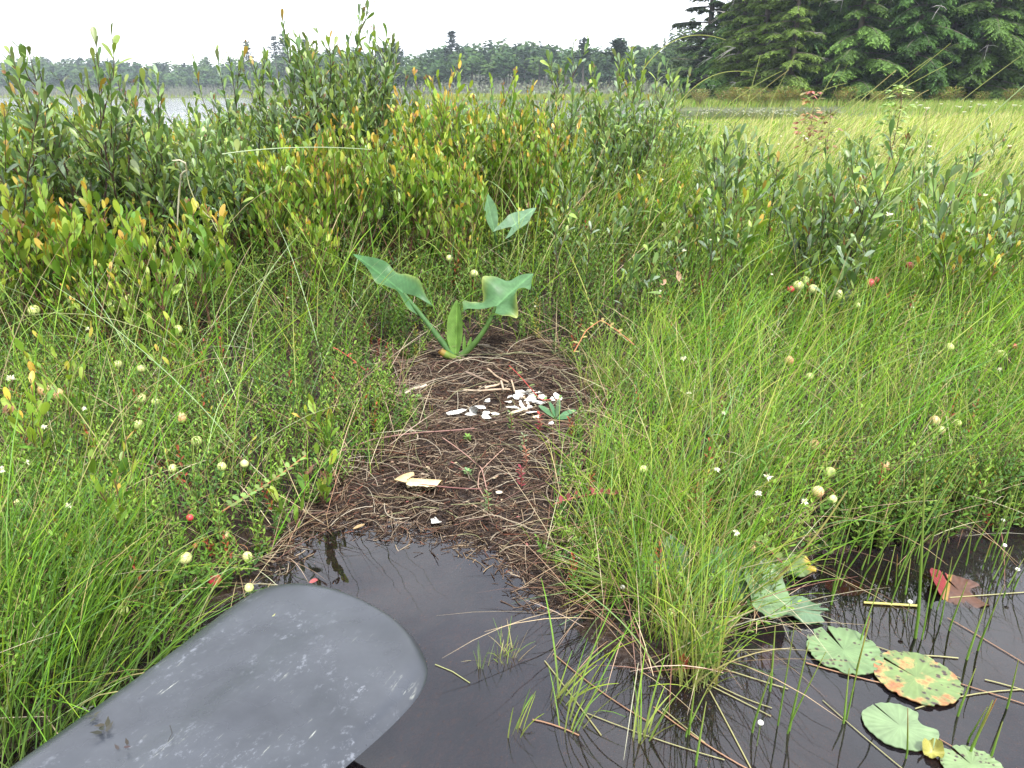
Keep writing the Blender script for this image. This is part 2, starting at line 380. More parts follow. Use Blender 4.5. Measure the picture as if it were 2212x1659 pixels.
# ------------------------------------------------------------------ grass
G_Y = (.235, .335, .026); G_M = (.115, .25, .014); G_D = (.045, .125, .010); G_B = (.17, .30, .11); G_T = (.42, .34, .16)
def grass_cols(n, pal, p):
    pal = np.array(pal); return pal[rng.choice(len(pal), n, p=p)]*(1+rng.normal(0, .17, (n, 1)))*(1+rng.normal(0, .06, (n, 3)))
def near_grass():
    # short fine grass through the mat
    mb = MB(); n = 62000
    x, y = scatter(n, .40, 3.4, 0)
    dw = dwater(x, y); dc = dclear(x, y); patch = wob(x, y, 5, 3)+.5*wob(x, y, 13)
    left = x < -.12*y
    pr = np.where(left, np.where(y > 1.35, .14, .30), .62)+.30*patch; pr = np.where((y > 1.55) & (x < .25*y) & (x > -.5*y), pr*.25, pr)
    ok = (dw > np.where(x > .3, -.004, .010)) & (dc < .0+.055*patch) & (rng.random(n) < pr*np.clip(1.0-np.maximum(dc+.02, 0)*12, .1, 1))
    x, y = keep(ok, x, y); n = len(x); z = height(x, y)-.004
    right = x > .05*y
    L = rng.gamma(5, .018, n)+.03; L = np.clip(L, .03, .2)*np.where(right, 1.15, .92)*np.clip(.45+(-dclear(x, y))*5, .45, 1)
    W = U(.0007, .0014, n)*np.clip(y/1.2, .8, 2.4)
    az = np.where(right, rng.normal(.35, 1.2, n), rng.normal(PI*.6, 2.0, n))
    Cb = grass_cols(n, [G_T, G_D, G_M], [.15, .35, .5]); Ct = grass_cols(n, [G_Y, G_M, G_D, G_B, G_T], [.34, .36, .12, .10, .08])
    Ct = Ct*np.where(right, 1.12, .92)[:, None]
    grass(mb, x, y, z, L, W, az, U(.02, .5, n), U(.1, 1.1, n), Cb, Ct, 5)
    prop(mb.build('short_grass', M_GRASS), 'short fine green grass growing through the bog mat', 'grass', kind='stuff')
    # long sedge, leaning right
    mb = MB(); n = 15000
    x, y = scatter(n, .55, 3.6, 0)
    dw = dwater(x, y); dc = dclear(x, y); patch = wob(x, y, 3.1, 5)
    right = x > .03+.10*y
    pr = np.where(right, .42+.30*patch, .18+.10*patch); pr = np.where((y > 1.55) & (x < .25*y), pr*.45, pr)
    ok = (dw > .01) & (dc < -.035) & (rng.random(n) < pr)
    x, y = keep(ok, x, y); n = len(x); right = x > .03+.10*y
    L = U(.12, .34, n)*np.where(right, 1, .95)*np.clip(.5+(-dclear(x, y))*4, .5, 1)
    W = U(.0013, .0027, n)*np.clip(y/1.3, .8, 2)
    az = np.where(right, rng.normal(.25, .8, n), rng.normal(.6, 1.6, n))
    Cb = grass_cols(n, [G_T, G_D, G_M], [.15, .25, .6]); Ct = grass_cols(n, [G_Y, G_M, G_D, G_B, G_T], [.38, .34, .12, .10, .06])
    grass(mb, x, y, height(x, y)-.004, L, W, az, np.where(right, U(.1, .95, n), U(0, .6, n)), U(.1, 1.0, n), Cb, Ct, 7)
    prop(mb.build('long_sedge', M_GRASS), 'long narrow sedge blades leaning right across the mat', 'sedge', kind='stuff')
    mb = MB(); n = 620
    x, y = scatter(n, .75, 2.9, 0, -.8, .0, .1); x, y = keep((dwater(x, y) > .03) & (dclear(x, y) < -.06), x, y); n = len(x)
    C2 = grass_cols(n, [(.26, .36, .08), G_M, (.38, .34, .18), (.30, .38, .2)], [.4, .25, .15, .2])
    grass(mb, x, y, height(x, y), U(.2, .46, n), U(.0012, .0019, n)*np.clip(y/1.3, .8, 2), rng.normal(.6, 1.5, n), U(.15, .9, n), U(.1, 1.2, n), C2*.8, C2, 9)
    prop(mb.build('crossing_blades', M_GRASS), 'long bright sedge blades crossing each other over the left bank', 'sedge', kind='stuff')
    # dead blades at the root of the mat and round the edges
    mb = MB(); n = 15000
    x, y = scatter(n, .5, 2.6, 0)
    dw = dwater(x, y); dc = dclear(x, y)
    pr = np.clip(.28+.25*(x > .1)+.9*np.exp(dc/.05)+.9*np.exp(-dw/.05)*(x > .2), 0, 1)
    x, y = keep((dw > -.02) & (dc < .015) & (rng.random(n) < pr), x, y); n = len(x)
    L = U(.05, .18, n); c = grass_cols(n, [(.34, .26, .15), (.22, .14, .08), (.44, .38, .26), (.18, .09, .06)], [.4, .25, .2, .15])
    grass(mb, x, y, np.maximum(height(x, y), 0)+U(0, .02, n), L, U(.0007, .0014, n), U(0, 2*PI, n), U(.7, 1.45, n), U(.1, .5, n), c*.8, c, 5)
    prop(mb.build('dead_blades', M_LITTER), 'tangled dead sedge blades low in the mat edge', 'dead grass', kind='stuff')
near_grass()

def tuft(name, label, cx, cy, r, n, L0, L1, az, azs, cols, cps, wid=.0017, th=(.0, .55), bend=(.1, 1.1), base=(.22, .22, .08), group=None, zoff=0.0):
    mb = MB(); a = U(0, 2*PI, n); q = r*np.sqrt(rng.random(n)); x = q*np.cos(a); y = q*np.sin(a)
    z = np.maximum(height(x+cx, y+cy), -.01)+zoff
    az_ = rng.normal(az, azs, n)
    Cb = jit(base, n); Ct = grass_cols(n, cols, cps)
    z0 = float(z.mean())
    grass(mb, x, y, z-z0-.006, U(L0, L1, n), U(.7, 1.2, n)*wid, az_, U(*th, n)*np.clip(q/r+.3, 0, 1.2), U(*bend, n), Cb, Ct, 8)
    o = mb.build(name, M_GRASS, loc=(cx, cy, z0)); prop(o, label, 'sedge tuft', group); return o
# big dark tussock at the lower left
for i, (u, v, n, l1, lab) in enumerate([(40, 1560, 420, .27, 'dark green sedge tussock in the lower left corner beside the paddle'),
        (150, 1440, 420, .28, 'dark green sedge tussock leaning right above the paddle edge'),
        (300, 1360, 300, .22, 'small sedge tussock hanging over the paddle shoulder'),
        (-60, 1420, 380, .30, 'tall sedge tussock at the left picture edge above the lower left corner'),
        (60, 1300, 320, .25, 'green sedge tussock on the left bank below the brown curled leaf'),
        (210, 1260, 260, .2, 'sedge tussock on the left bank left of the red cranberry')]):
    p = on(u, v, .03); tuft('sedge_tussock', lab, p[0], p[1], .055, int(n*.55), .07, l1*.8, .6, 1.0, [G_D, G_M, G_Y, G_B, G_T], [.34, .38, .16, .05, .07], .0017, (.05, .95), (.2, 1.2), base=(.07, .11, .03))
# tufts on the little point between the two pools
for u, v, n, r, l1, az, azs, lab in [(1495, 1425, 420, .034, .24, .9, 1.3, 'upright yellow green sedge tuft at the tip of the muddy point'),
        (1440, 1330, 340, .045, .22, 1.2, 1.6, 'bushy sedge tuft on the point behind the tip tuft'),
        (1540, 1270, 360, .05, .22, .5, 1.2, 'sedge tuft beside the upright curled lily leaves'),
        (1330, 1190, 300, .05, .19, 2.0, 1.3, 'bright sedge tuft at the right side of the wet mud'),
        (1440, 1130, 380, .06, .23, .9, 1.4, 'dense sedge tuft behind the point above the round leaf'),
        (1340, 1050, 320, .06, .18, 1.8, 1.5, 'fine sedge tuft on the right of the bare clearing'),
        (1470, 960, 380, .07, .24, .8, 1.0, 'pale sedge tuft right of the eggshell clearing'),
        (1580, 1060, 380, .07, .25, .5, .9, 'tall sedge tuft between the clearing and the right pool'),
        (1310, 860, 300, .06, .2, 1.0, 1.2, 'pale sedge tuft just right of the eggshells'),
        (1420, 800, 300, .07, .22, .8, 1.0, 'pale sedge tuft under the white flower head right of the arum')]:
    p = on(u, v, .02); tuft('sedge_tuft', lab, p[0], p[1], r*.9, int(n*.36), .05, l1*.78, az, azs*1.25, [G_Y, G_M, G_D, G_B, G_T], [.42, .30, .10, .08, .10], .0017, (.0, .75), (.05, 1.0))
for u, v, lab in [(1432, 1278, 'flat splayed sedge tuft bending left over the pool from the mud'),]:
    p = on(u-90, v-5, .012); tuft('sedge_tuft', lab, p[0]+.01, p[1], .012, 60, .07, .15, PI+.35, .5, [G_M, G_B, G_Y], [.4, .3, .3], .0018, (.5, 1.2), (.3, .9))
p = on(1090, 1420, 0); tuft('sedge_tuft', 'small drowned sedge tuft standing alone in the pool right of the paddle', p[0], p[1], .014, 46, .02, .055, 1.5, 2.5, [G_M, G_Y, G_T], [.3, .2, .5], .0012, (0, .8), (0, .9), zoff=.0)
p = on(955+85, 1445, 0); tuft('sedge_tuft', 'tiny sedge sprig in the pool nearest the paddle tip', p[0], p[1], .005, 9, .03, .06, 1.6, 1.2, [G_M, G_B], [.5, .5], .0012, (0, .5), (0, .5))
for u, v, nn, l1, lab in [(1195, 1520, 12, .15, 'arching green sedge plant rooted in the pool below the point'), (1225, 1575, 12, .16, 'yellow green sedge plant in the pool left of the bottom centre reflections'),
        (1380, 1600, 12, .12, 'sedge sprig standing in open water below the tip tuft'), (1105, 1590, 7, .07, 'single short sedge sprig in the middle of the pool')]:
    p = on(u, v, 0); tuft('sedge_tuft', lab, p[0], p[1], .010, nn, .05, l1, .5, .7, [G_Y, G_M], [.5, .5], .0022, (0, .5), (.1, 1.1))

def marsh_grass():
    mb = MB()
    # meadow to the right, out to the inlet
    n = 80000; x, y = scatter(n, 3.0, 17.6, 0, .02, .86, .3)
    d = lake_d(x, y); pat = wob(x, y, .9, 2)
    ok = (d > .05) & (rng.random(n) < .85+.25*pat); x, y, d, pat = keep(ok, x, y, d, pat); n = len(x)
    short = np.clip(d/3, .35, 1)
    s = x/y
    L = U(.16, .40, n)*short*np.clip(1.05-.035*(y-3), .6, 1); W = U(.0012, .0032, n)*(y/2.6)**1.08; L = L*(1+.22*wob(x, y, 2.2, 7)+.18*wob(x, y, 5.5, 1))
    Ct = grass_cols(n, [(.36, .34, .11), (.26, .30, .07), G_Y, (.46, .38, .20), G_M, (.14, .17, .05)], [.30, .22, .14, .16, .10, .08]); Cb = grass_cols(n, [G_M, G_T, G_D], [.5, .2, .3])
    grass(mb, x, y, height(x, y)-.02, L, W, rng.normal(.2, .8, n), U(.05, .8, n), U(.1, 1.1, n), Cb, Ct, 4)
    # beyond the inlet up to the trees
    n = 26000; x, y = scatter(n, 17.5, 46, 0, .12, .86, 1)
    d = lake_d(x, y); x, y, d = keep(d > .03, x, y, d); n = len(x)
    L = U(.18, .42, n)*np.clip(.6+d/4, .6, 1); W = U(.012, .022, n)*(y/25)
    Ct = grass_cols(n, [(.24, .29, .06), (.18, .25, .05), (.30, .30, .11), G_M], [.34, .30, .18, .18]); Cb = Ct*.8
    grass(mb, x, y, height(x, y)-.03, L, W, rng.normal(.2, .8, n), U(0, .4, n), U(0, .6, n), Cb, Ct, 3)
    n = 5200; x, y = scatter(n, 1.9, 9, 0, .12, .86, .2); n = len(x)
    C2 = grass_cols(n, [(.42, .40, .16), G_Y, (.16, .22, .06), (.44, .34, .2)], [.35, .3, .2, .15])
    grass(mb, x, y, height(x, y)-.02, U(.25, .52, n), U(.0009, .0016, n)*(y/2)**.9, rng.normal(.1, .7, n), U(.2, .9, n), U(.0, 1.2, n), C2*.8, C2, 7)
    prop(mb.build('marsh_meadow', M_GRASS), 'yellow green sedge meadow stretching right to the dark conifers', 'marsh grass', kind='stuff')
    mb = MB()
    # under and behind the thicket
    n = 16000; x, y = scatter(n, 2.4, 7.2, 0, -.86, .22, .3)
    x, y = keep(lake_d(x, y) > .02, x, y); n = len(x)
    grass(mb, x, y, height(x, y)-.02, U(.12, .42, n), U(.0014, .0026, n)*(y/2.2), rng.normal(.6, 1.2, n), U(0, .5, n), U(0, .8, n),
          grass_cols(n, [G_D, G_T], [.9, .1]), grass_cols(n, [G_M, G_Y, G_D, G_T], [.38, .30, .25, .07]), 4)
    prop(mb.build('thicket_grass', M_GRASS), 'green grass between the stems of the shrub thicket', 'grass', kind='stuff')
    mb = MB()
    # far shore marsh strips
    n = 22000; x, y = scatter(n, 60, 135, 0, -.85, .2, 2)
    x, y = keep(lake_d(x, y) > .05, x, y); n = len(x)
    grass(mb, x, y, height(x, y)-.05, U(.3, .75, n), U(.05, .10, n)*(y/70), rng.normal(.2, .8, n), U(0, .3, n), U(0, .4, n),
          grass_cols(n, [(.2, .24, .05)], [1]), grass_cols(n, [(.28, .28, .07), (.2, .26, .05)], [.5, .5]), 3)
    prop(mb.build('far_marsh', M_GRASS), 'yellow green marsh along the far shore of the lake', 'marsh grass', kind='stuff')
marsh_grass()

# ------------------------------------------------------------------ cranberry mat
def cranberry_mat():
    mb = MB(); mbs = MB(); n = 25000
    x, y = scatter(n, .50, 4.2, 0)
    xe = U(.46, 1.7, 26000); ye = U(.6, 1.15, 26000); de = dwater(xe, ye); ke = (de > -.012) & (de < .05); x = np.r_[x, xe[ke][:1900]]; y = np.r_[y, ye[ke][:1900]]; n = len(x)
    dw = dwater(x, y); dc = dclear(x, y); pat = wob(x, y, 4, 9)+.6*wob(x, y, 11, 2)
    dw = dw+.012*(x > .3)
    pr = np.where((x < -.10*y) | (y > 1.7), 1.0, .62)+.3*pat
    ok = (dw > .0) & (dc < -.008+.03*pat) & (rng.random(n) < pr)
    x, y = keep(ok, x, y); n = len(x); z = height(x, y)-.003
    sc = np.clip(y/1.6, .85, 1.8)
    H = U(.045, .12, n)*sc**.6*np.clip(.5+(-dclear(x, y))*5, .5, 1); az = U(0, 2*PI, n); ln = np.abs(rng.normal(.18, .22, n))
    d = np.stack([np.sin(ln)*np.cos(az), np.sin(ln)*np.sin(az), np.cos(ln)], -1); K = 5; s = np.linspace(0, 1, K)
    P = np.stack([x, y, z], -1)[:, None]+d[:, None]*(H[:, None]*s)[..., None]; P[..., 2] += (.1*H)[:, None]*s**2
    tubes(mbs, P, np.repeat((U(.0005, .0008, n)*sc)[:, None], K, 1)*(1-.5*s), np.repeat(jit((.10, .07, .03), n)[:, None], K, 1), 3)
    nl = 17; j = np.arange(nl); t = .12+.88*(j+.5)/nl
    ph = (j*2.4)[None]+U(0, 6.28, n)[:, None]
    ref = nrm(np.cross(d, np.array((1.0, .2, .1)))); r2 = np.cross(d, ref)
    rad = ref[:, None]*np.cos(ph)[..., None]+r2[:, None]*np.sin(ph)[..., None]
    a = (U(.7, 1.15, (n, nl))-.45*(t**3)[None])[..., None]
    base = (np.stack([x, y, z], -1)[:, None]+d[:, None]*(H[:, None]*t)[..., None]).reshape(-1, 3)
    ld = (np.cos(a)*d[:, None]+np.sin(a)*rad).reshape(-1, 3); ln_ = (np.sin(a)*d[:, None]-np.cos(a)*rad).reshape(-1, 3)
    m = len(base); Ll = (U(.0075, .0125, (n, nl))*sc[:, None]*(1-.35*t**4)).ravel()
    pal = np.array([(.095, .19, .03), (.18, .29, .045), (.055, .125, .028), (.26, .24, .04), (.26, .06, .03)])
    shoot = pal[rng.choice(5, n, p=[.42, .33, .21, .02, .02])]
    shoot = shoot*np.where((y > 1.5) & (x < .2*y), .72, 1)[:, None]  # shade behind the arum and at the thicket foot, painted into the leaf colour
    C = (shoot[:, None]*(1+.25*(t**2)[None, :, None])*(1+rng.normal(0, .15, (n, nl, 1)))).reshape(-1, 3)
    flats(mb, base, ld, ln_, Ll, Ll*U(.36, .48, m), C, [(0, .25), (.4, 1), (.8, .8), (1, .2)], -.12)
    prop(mb.build('cranberry_leaves', M_SMALL), 'dense low carpet of small oval cranberry leaves', 'cranberry plants', kind='stuff')
    prop(mbs.build('cranberry_stems', M_STEM), 'thin wiry cranberry stems within the leaf carpet', 'cranberry plants', kind='stuff')
cranberry_mat()

# ------------------------------------------------------------------ shrubs
GALE = [(0, .12), (.25, .45), (.55, .92), (.78, 1.0), (.93, .66), (1, .15)]
LEATHER = [(0, .15), (.18, .62), (.42, 1.0), (.7, .95), (.9, .6), (1, .15)]
def shrub_mesh(kind, H, spread, nst, rs, dense=1.0, lean=(0, 0), leafsc=1.0, tipy=None):
    """returns (stem MB, leaf MB) for a shrub of height H around the origin"""
    g = np.random.default_rng(rs); ms, ml = MB(), MB()
    segs = []                                   # (path, r0, r1, leafy from)
    K = 7
    def path(p0, az, th0, th1, L):
        s = np.linspace(0, 1, K); th_ = th0+(th1-th0)*s; st = L/(K-1)
        dx = np.sin(th_)*st; dz = np.cos(th_)*st
        kx = np.cumsum(np.r_[0, dx[1:]]); kz = np.cumsum(np.r_[0, dz[1:]])
        wv = g.normal(0, .012*L*3, 2)
        P = np.stack([p0[0]+kx*math.cos(az)+wv[0]*np.sin(s*4), p0[1]+kx*math.sin(az)+wv[1]*np.sin(s*4+1), p0[2]+kz], -1)
        return P
    for i in range(nst):
        az = 2*PI*i/nst+g.uniform(-.5, .5); c = g.random()
        tall = 1.0 if i == 0 else g.uniform(.66, .98)
        th0 = (.08 if i == 0 else g.uniform(.2, .75))*spread; L = H*tall
        p0 = np.array((g.normal(0, .02), g.normal(0, .02), 0))
        P = path(p0, az, th0, th0*.25+.02, L); P[:, 0] += lean[0]*(P[:, 2]/H)**1.3; P[:, 1] += lean[1]*(P[:, 2]/H)**1.3
        segs.append((P, .0026*H/.6, .0009, .42))
        nb = int(g.integers(4, 8)*dense)
        for b in range(nb):
            k = .22+.72*((b+g.random())/nb); kk = k*(K-1); i0 = int(kk); f = kk-i0; q = P[i0]*(1-f)+P[min(i0+1, K-1)]*f
            baz = g.uniform(0, 2*PI); BL = H*tall*(1-k)*g.uniform(.55, .9)+.06
            segs.append((path(q, baz, g.uniform(.45, .85), g.uniform(.05, .35), BL), .0015*H/.6, .0007, .15))
    stemc = (.05, .028, .02) if kind == 'gale' else (.10, .05, .03)
    for P, r0, r1, lf in segs:
        tubes(ms, P[None], np.linspace(r0, r1, K)[None], np.repeat(np.array(stemc)[None, None]*g.uniform(.7, 1.5), K, 1), 5)
        Ls = np.linalg.norm(P[-1]-P[0]); step = .0122 if kind == 'gale' else .0145
        nl = max(4, int(Ls*(1-lf)/step)); t = lf+(1-lf)*(np.arange(nl)+.5)/nl
        kk = t*(K-1); i0 = np.minimum(kk.astype(int), K-2); f = (kk-i0)[:, None]
        q = P[i0]*(1-f)+P[i0+1]*f; d = nrm(P[i0+1]-P[i0])
        ph = np.arange(nl)*2.4+g.uniform(0, 6)
        ref = nrm(np.cross(d, np.array((.9, .3, .2)))); r2 = np.cross(d, ref)
        rad = ref*np.cos(ph)[:, None]+r2*np.sin(ph)[:, None]
        tt = ((t-lf)/(1-lf))
        if kind == 'gale':
            a = g.uniform(.35, 1.0, nl)-.4*tt**3; L = g.uniform(.022, .044, nl)*(.80+.32*np.sin(PI*np.clip(tt*.75+.08, 0, 1)))*leafsc
            W = L*g.uniform(.25, .38, nl); pal = np.array([(.14, .22, .06), (.09, .16, .058), (.22, .30, .06), (.19, .255, .16)])
            C = pal[g.choice(4, nl, p=[.42, .28, .18, .12])]; C = C*(1+g.normal(0, .15, (nl, 1)))
            young = tt > .93; C[young] = C[young]*.5+np.array((.16, .17, .06))*.5
            rare = g.random(nl) < .012; C[rare] = (.30, .20, .04)
            prof, curl = GALE, g.uniform(-.25, .15, nl)
        else:
            a = g.uniform(.15, .75, nl)-.2*tt; L = g.uniform(.019, .037, nl)*g.uniform(.85, 1.1)*(.7+.35*np.sin(PI*tt))*leafsc
            W = L*g.uniform(.33, .46, nl); hot = g.random() < .62
            k3 = np.clip(g.normal(.14, .18, nl)+(.95 if hot else .25)*tt**2.7, 0, 1)
            C = np.where((k3 < .75)[:, None], mixc((.095, .205, .025), (.28, .35, .04), np.clip(k3/.75, 0, 1)), mixc((.28, .35, .04), (.46, .29, .05), np.clip((k3-.75)/.25, 0, 1)))
            C = C*(1+g.normal(0, .14, (nl, 1))); prof, curl = LEATHER, g.uniform(-.15, .12, nl)
        a = np.clip(a, .08, 1.3)[:, None]
        ld = np.cos(a)*d+np.sin(a)*rad+g.normal(0, .08, (nl, 3)); nn = np.sin(a)*d-np.cos(a)*rad+g.normal(0, .15, (nl, 3))
        leaves(ml, q, ld, nn, L, W, np.clip(C, .01, .6), prof, curl, .14, np.clip(C*1.08, .01, .6))
        if g.random() < (.16 if kind == 'gale' else .10):           # withered catkin or seed cluster
            m = 5; aa = g.uniform(0, 2*PI, m); q2 = P[-1]+g.normal(0, .003, (m, 3))
            leaves(ml, q2, np.stack([np.cos(aa)*.5, np.sin(aa)*.5, np.ones(m)], -1), np.stack([np.sin(aa), np.cos(aa), aa*0], -1), g.uniform(.006, .014, m), g.uniform(.003, .006, m),
                   np.repeat(np.array([(.24, .13, .07)]), m, 0)*g.uniform(.6, 1.3, (m, 1)), LEATHER, .2)
    return ms, ml
def make_shrub(name, kind, loc, H, spread, nst, rs, label, cat='shrub', group=None, **kw):
    e = empty(name, loc, label, cat, group)
    ms, ml = shrub_mesh(kind, H, spread, nst, rs, **kw)
    ms.build('stem', M_STEM, e); ml.build('foliage', M_LEAF, e); return e
def copy_tree(o, label=None, group=None):
    c = o.copy(); COL.objects.link(c)
    for ch in o.children:
        k = ch.copy(); COL.objects.link(k); k.parent = c
    if label: c['label'] = label
    if group: c['group'] = group
    return c
# shrubs one can point to: (tip u, tip v, distance, base u, kind, stems, spread, label)
HERO = [(740, 12, 2.75, 735, 'gale', 9, .85, 'tallest sweet gale bush, its dark green tip standing high against the sky', 1.0),
        (815, 85, 2.7, 790, 'gale', 7, .8, 'dark sweet gale bush crowding the right side of the tallest bush', 1.0),
        (690, 90, 2.6, 700, 'gale', 6, .8, 'sweet gale bush crowding the left side of the tallest bush', 1.0),
        (180, 78, 1.95, 215, 'gale', 5, .75, 'tall sweet gale sprig with three dark stems at the upper left', 1.0),
        (75, 165, 1.9, 60, 'gale', 5, .8, 'sweet gale bush at the upper left edge', 1.0),
        (300, 190, 2.0, 300, 'gale', 4, .6, 'sweet gale bush right of the tall left sprig', .98),
        (1232, 82, 2.9, 1190, 'gale', 3, .6, 'slender sweet gale with a bare kinked top right of the tree gap', 1.0),
        (1375, 102, 3.0, 1330, 'gale', 6, .7, 'sweet gale bush at the right end of the thicket before the pond', 1.0),
        (1430, 170, 3.2, 1380, 'gale', 5, .8, 'low sweet gale bush closing the right end of the thicket', 1.0),
        (520, 118, 2.6, 500, 'gale', 3, .45, 'thin sweet gale sprig before the far hill left of the tallest bush', .9),
        (640, 85, 2.65, 630, 'gale', 3, .45, 'thin sweet gale sprig with one round top leaf', .9),
        (570, 125, 2.7, 560, 'gale', 3, .5, 'narrow sweet gale sprig between two thin sprigs', .9),
        (965, 150, 2.6, 960, 'leather', 5, .5, 'yellow leatherleaf bush with a drooping golden tip near the middle', 1.1),
        (1085, 175, 2.8, 1080, 'leather', 5, .6, 'leatherleaf bush with pink seed tips near the middle', 1.0),
        (880, 262, 2.25, 890, 'leather', 7, .8, 'leatherleaf bush with orange tips right below the tallest bush', 1.05),
        (600, 285, 2.15, 610, 'leather', 7, .8, 'broad orange tipped leatherleaf bush left of the middle', 1.05),
        (700, 265, 2.15, 720, 'leather', 7, .8, 'orange tipped leatherleaf bush in front of the tallest bush', 1.05),
        (770, 255, 2.2, 775, 'leather', 7, .8, 'yellow leatherleaf bush with upright leaves below the tallest bush', 1.05),
        (980, 290, 2.3, 985, 'leather', 7, .9, 'green gold leatherleaf bush above the rear arum', 1.0),
        (400, 300, 2.0, 410, 'gale', 6, .9, 'sweet gale bush behind the folded dead blade', 1.05),
        (1170, 225, 2.6, 1165, 'leather', 6, .8, 'leatherleaf bush left of the slender sweet gale', 1.0),
        (90, 390, 1.75, 95, 'leather', 6, .8, 'orange leatherleaf bush low at the left edge', 1.25),
        (190, 430, 1.7, 190, 'leather', 6, .9, 'orange and blue green leatherleaf bush below the tall left sprig', 1.25),
        (440, 455, 1.62, 440, 'leather', 3, .9, 'small gold green leatherleaf fork above the pale berries', 1.25),
        (330, 465, 1.6, 360, 'leather', 3, .9, 'small orange leatherleaf sprig beside the brown flower head', 1.2)]
for i, (tu, tv, yy, bu, kind, nst, spr, lab, ls) in enumerate(HERO):
    T = at(tu, tv, yy); bx = (bu-1106)/FPX*yy*1.02; hz = float(height(bx, yy)); Hh = T[2]-hz
    make_shrub('sweet_gale' if kind == 'gale' else 'leatherleaf', kind, (bx, yy, hz-.01), Hh/1.0, spr, nst, 100+i, lab, lean=(T[0]-bx, 0), leafsc=ls, dense=1.1 if nst > 3 else .8)
# right hand low sweet gale and leatherleaf, each seen on its own against the grass
RIGHT = [(1560, 295, 2.1, 1565, 'gale', 2, .4, 'dark green sweet gale stem standing first right of the thicket', 1.15), (1620, 330, 2.15, 1590, 'gale', 3, .6, 'sweet gale bush with brown buds right of the thicket', 1.1),
         (1700, 330, 2.2, 1690, 'gale', 3, .6, 'sweet gale stems with pink seed heads in the right meadow', 1.0), (1950, 290, 1.85, 1850, 'gale', 3, .5, 'tall leaning sweet gale in the right meadow', 1.15),
         (2110, 330, 2.0, 1985, 'gale', 3, .4, 'sweet gale leaning far right beside the pale long culm', 1.1), (1850, 440, 1.9, 1830, 'gale', 4, .8, 'grey green sweet gale above the red cranberries', 1.15),
         (1780, 420, 2.0, 1790, 'gale', 4, .8, 'sweet gale with rounded leaves between the two leaning stems', 1.1), (1490, 420, 2.3, 1500, 'gale', 4, .7, 'low blue green sweet gale in the meadow edge', 1.0),
         (1380, 440, 2.4, 1370, 'gale', 3, .7, 'small blue green sweet gale right of the rear arum', 1.0), (1590, 395, 1.95, 1600, 'leather', 3, .6, 'gold tipped leatherleaf in the right meadow', 1.25),
         (1810, 560, 1.65, 1830, 'gale', 3, .9, 'small sweet gale beside the cluster of green berries', 1.15), (2060, 470, 1.75, 2030, 'leather', 3, .7, 'leatherleaf with orange leaf at the right side', 1.2),
         (2180, 420, 1.9, 2160, 'gale', 3, .7, 'sweet gale at the right picture edge', 1.1), (1690, 480, 1.9, 1700, 'leather', 3, .8, 'green leatherleaf with orange new leaves in the right meadow', 1.1),
         (1330, 480, 2.25, 1310, 'gale', 3, .8, 'low sweet gale with pale leaves behind the right arum leaf', 1.0), (1400, 600, 1.75, 1400, 'gale', 3, .8, 'small blue sweet gale right of the arum', 1.0),
         (1440, 560, 1.95, 1450, 'gale', 2, .6, 'bare dark gale stem with dry curled leaves', .7)]
for i, (tu, tv, yy, bu, kind, nst, spr, lab, ls) in enumerate(RIGHT):
    T = at(tu, tv, yy); bx = (bu-1106)/FPX*yy*1.02; hz = float(height(bx, yy)); Hh = max(T[2]-hz, .12)
    make_shrub('sweet_gale' if kind == 'gale' else 'leatherleaf', kind, (bx, yy, hz-.01), Hh, spr*.8, max(nst-1, 2), 300+i, lab, lean=(T[0]-bx, 0), leafsc=ls*.92, dense=.62)
# little sprigs low in the left bank
SPR = [(365, 815, .0, 'leather', 'leatherleaf sprig with one orange leaf beside a pale berry'), (175, 850, 0, 'leather', 'leatherleaf sprig under the two pale berries at left'), (420, 870, 0, 'leather', 'upright leatherleaf sprig left of the clearing'),
       (190, 935, 0, 'leather', 'arching leatherleaf sprig with an orange leaf on the left bank'), (80, 1010, 0, 'leather', 'leatherleaf sprig near the left edge above the brown leaf'), (280, 1150, 0, 'leather', 'yellow green leatherleaf sprig left of the red cranberry'),
       (690, 930, 0, 'leather', 'tiny yellow leatherleaf sprig left of the clearing'), (630, 1050, 0, 'leather', 'tiny leatherleaf sprig at the left shore of the pool')]
for i, (u, v, _, kind, lab) in enumerate(SPR):
    p = on(u, v, .08); hz = float(height(p[0], p[1]))
    make_shrub('leatherleaf_sprig', kind, (p[0], p[1], hz), .115 if u < 600 else .06, .8, 2, 500+i, lab, dense=.55, leafsc=.78, cat='plant')
# the mass of the thicket
protos = []
for k in range(4):
    protos.append(make_shrub('sweet_gale', 'gale', (0, 0, 0), .50, .95, 7, 40+k, 'sweet gale shrub within the thicket', group='sweet gale shrubs massed in the thicket'))
for k in range(4):
    protos.append(make_shrub('leatherleaf', 'leather', (0, 0, 0), .45, .95, 8, 60+k, 'leatherleaf shrub within the thicket', group='leatherleaf shrubs massed in the thicket'))
spots = []
tries = 0
while len(spots) < 250 and tries < 20000:
    tries += 1
    yv = random.uniform(1.95, 7.0) if random.random() < .75 else random.uniform(1.95, 3.2)
    s = random.uniform(-.84, .215); x = s*yv+random.uniform(-.1, .1)
    front = np.interp(s, [-.8, -.5, -.3, -.1, .05, .22], [1.95, 2.05, 2.2, 2.35, 2.75, 3.0])
    if yv < front: continue
    if lake_d(np.array(x), np.array(yv)) < .1: continue
    if any((x-a)**2+(yv-b)**2 < (.035*yv+.06)**2 for a, b, *_ in spots): continue
    spots.append((x, yv, s))
def place(x, yv):
    s = x/yv; a = 'left' if s < -.45 else ('left middle' if s < -.2 else ('middle' if s < .02 else 'right'))
    return a, ('front' if yv < 2.9 else ('depth' if yv < 4.6 else 'lakeward back'))
used = set()
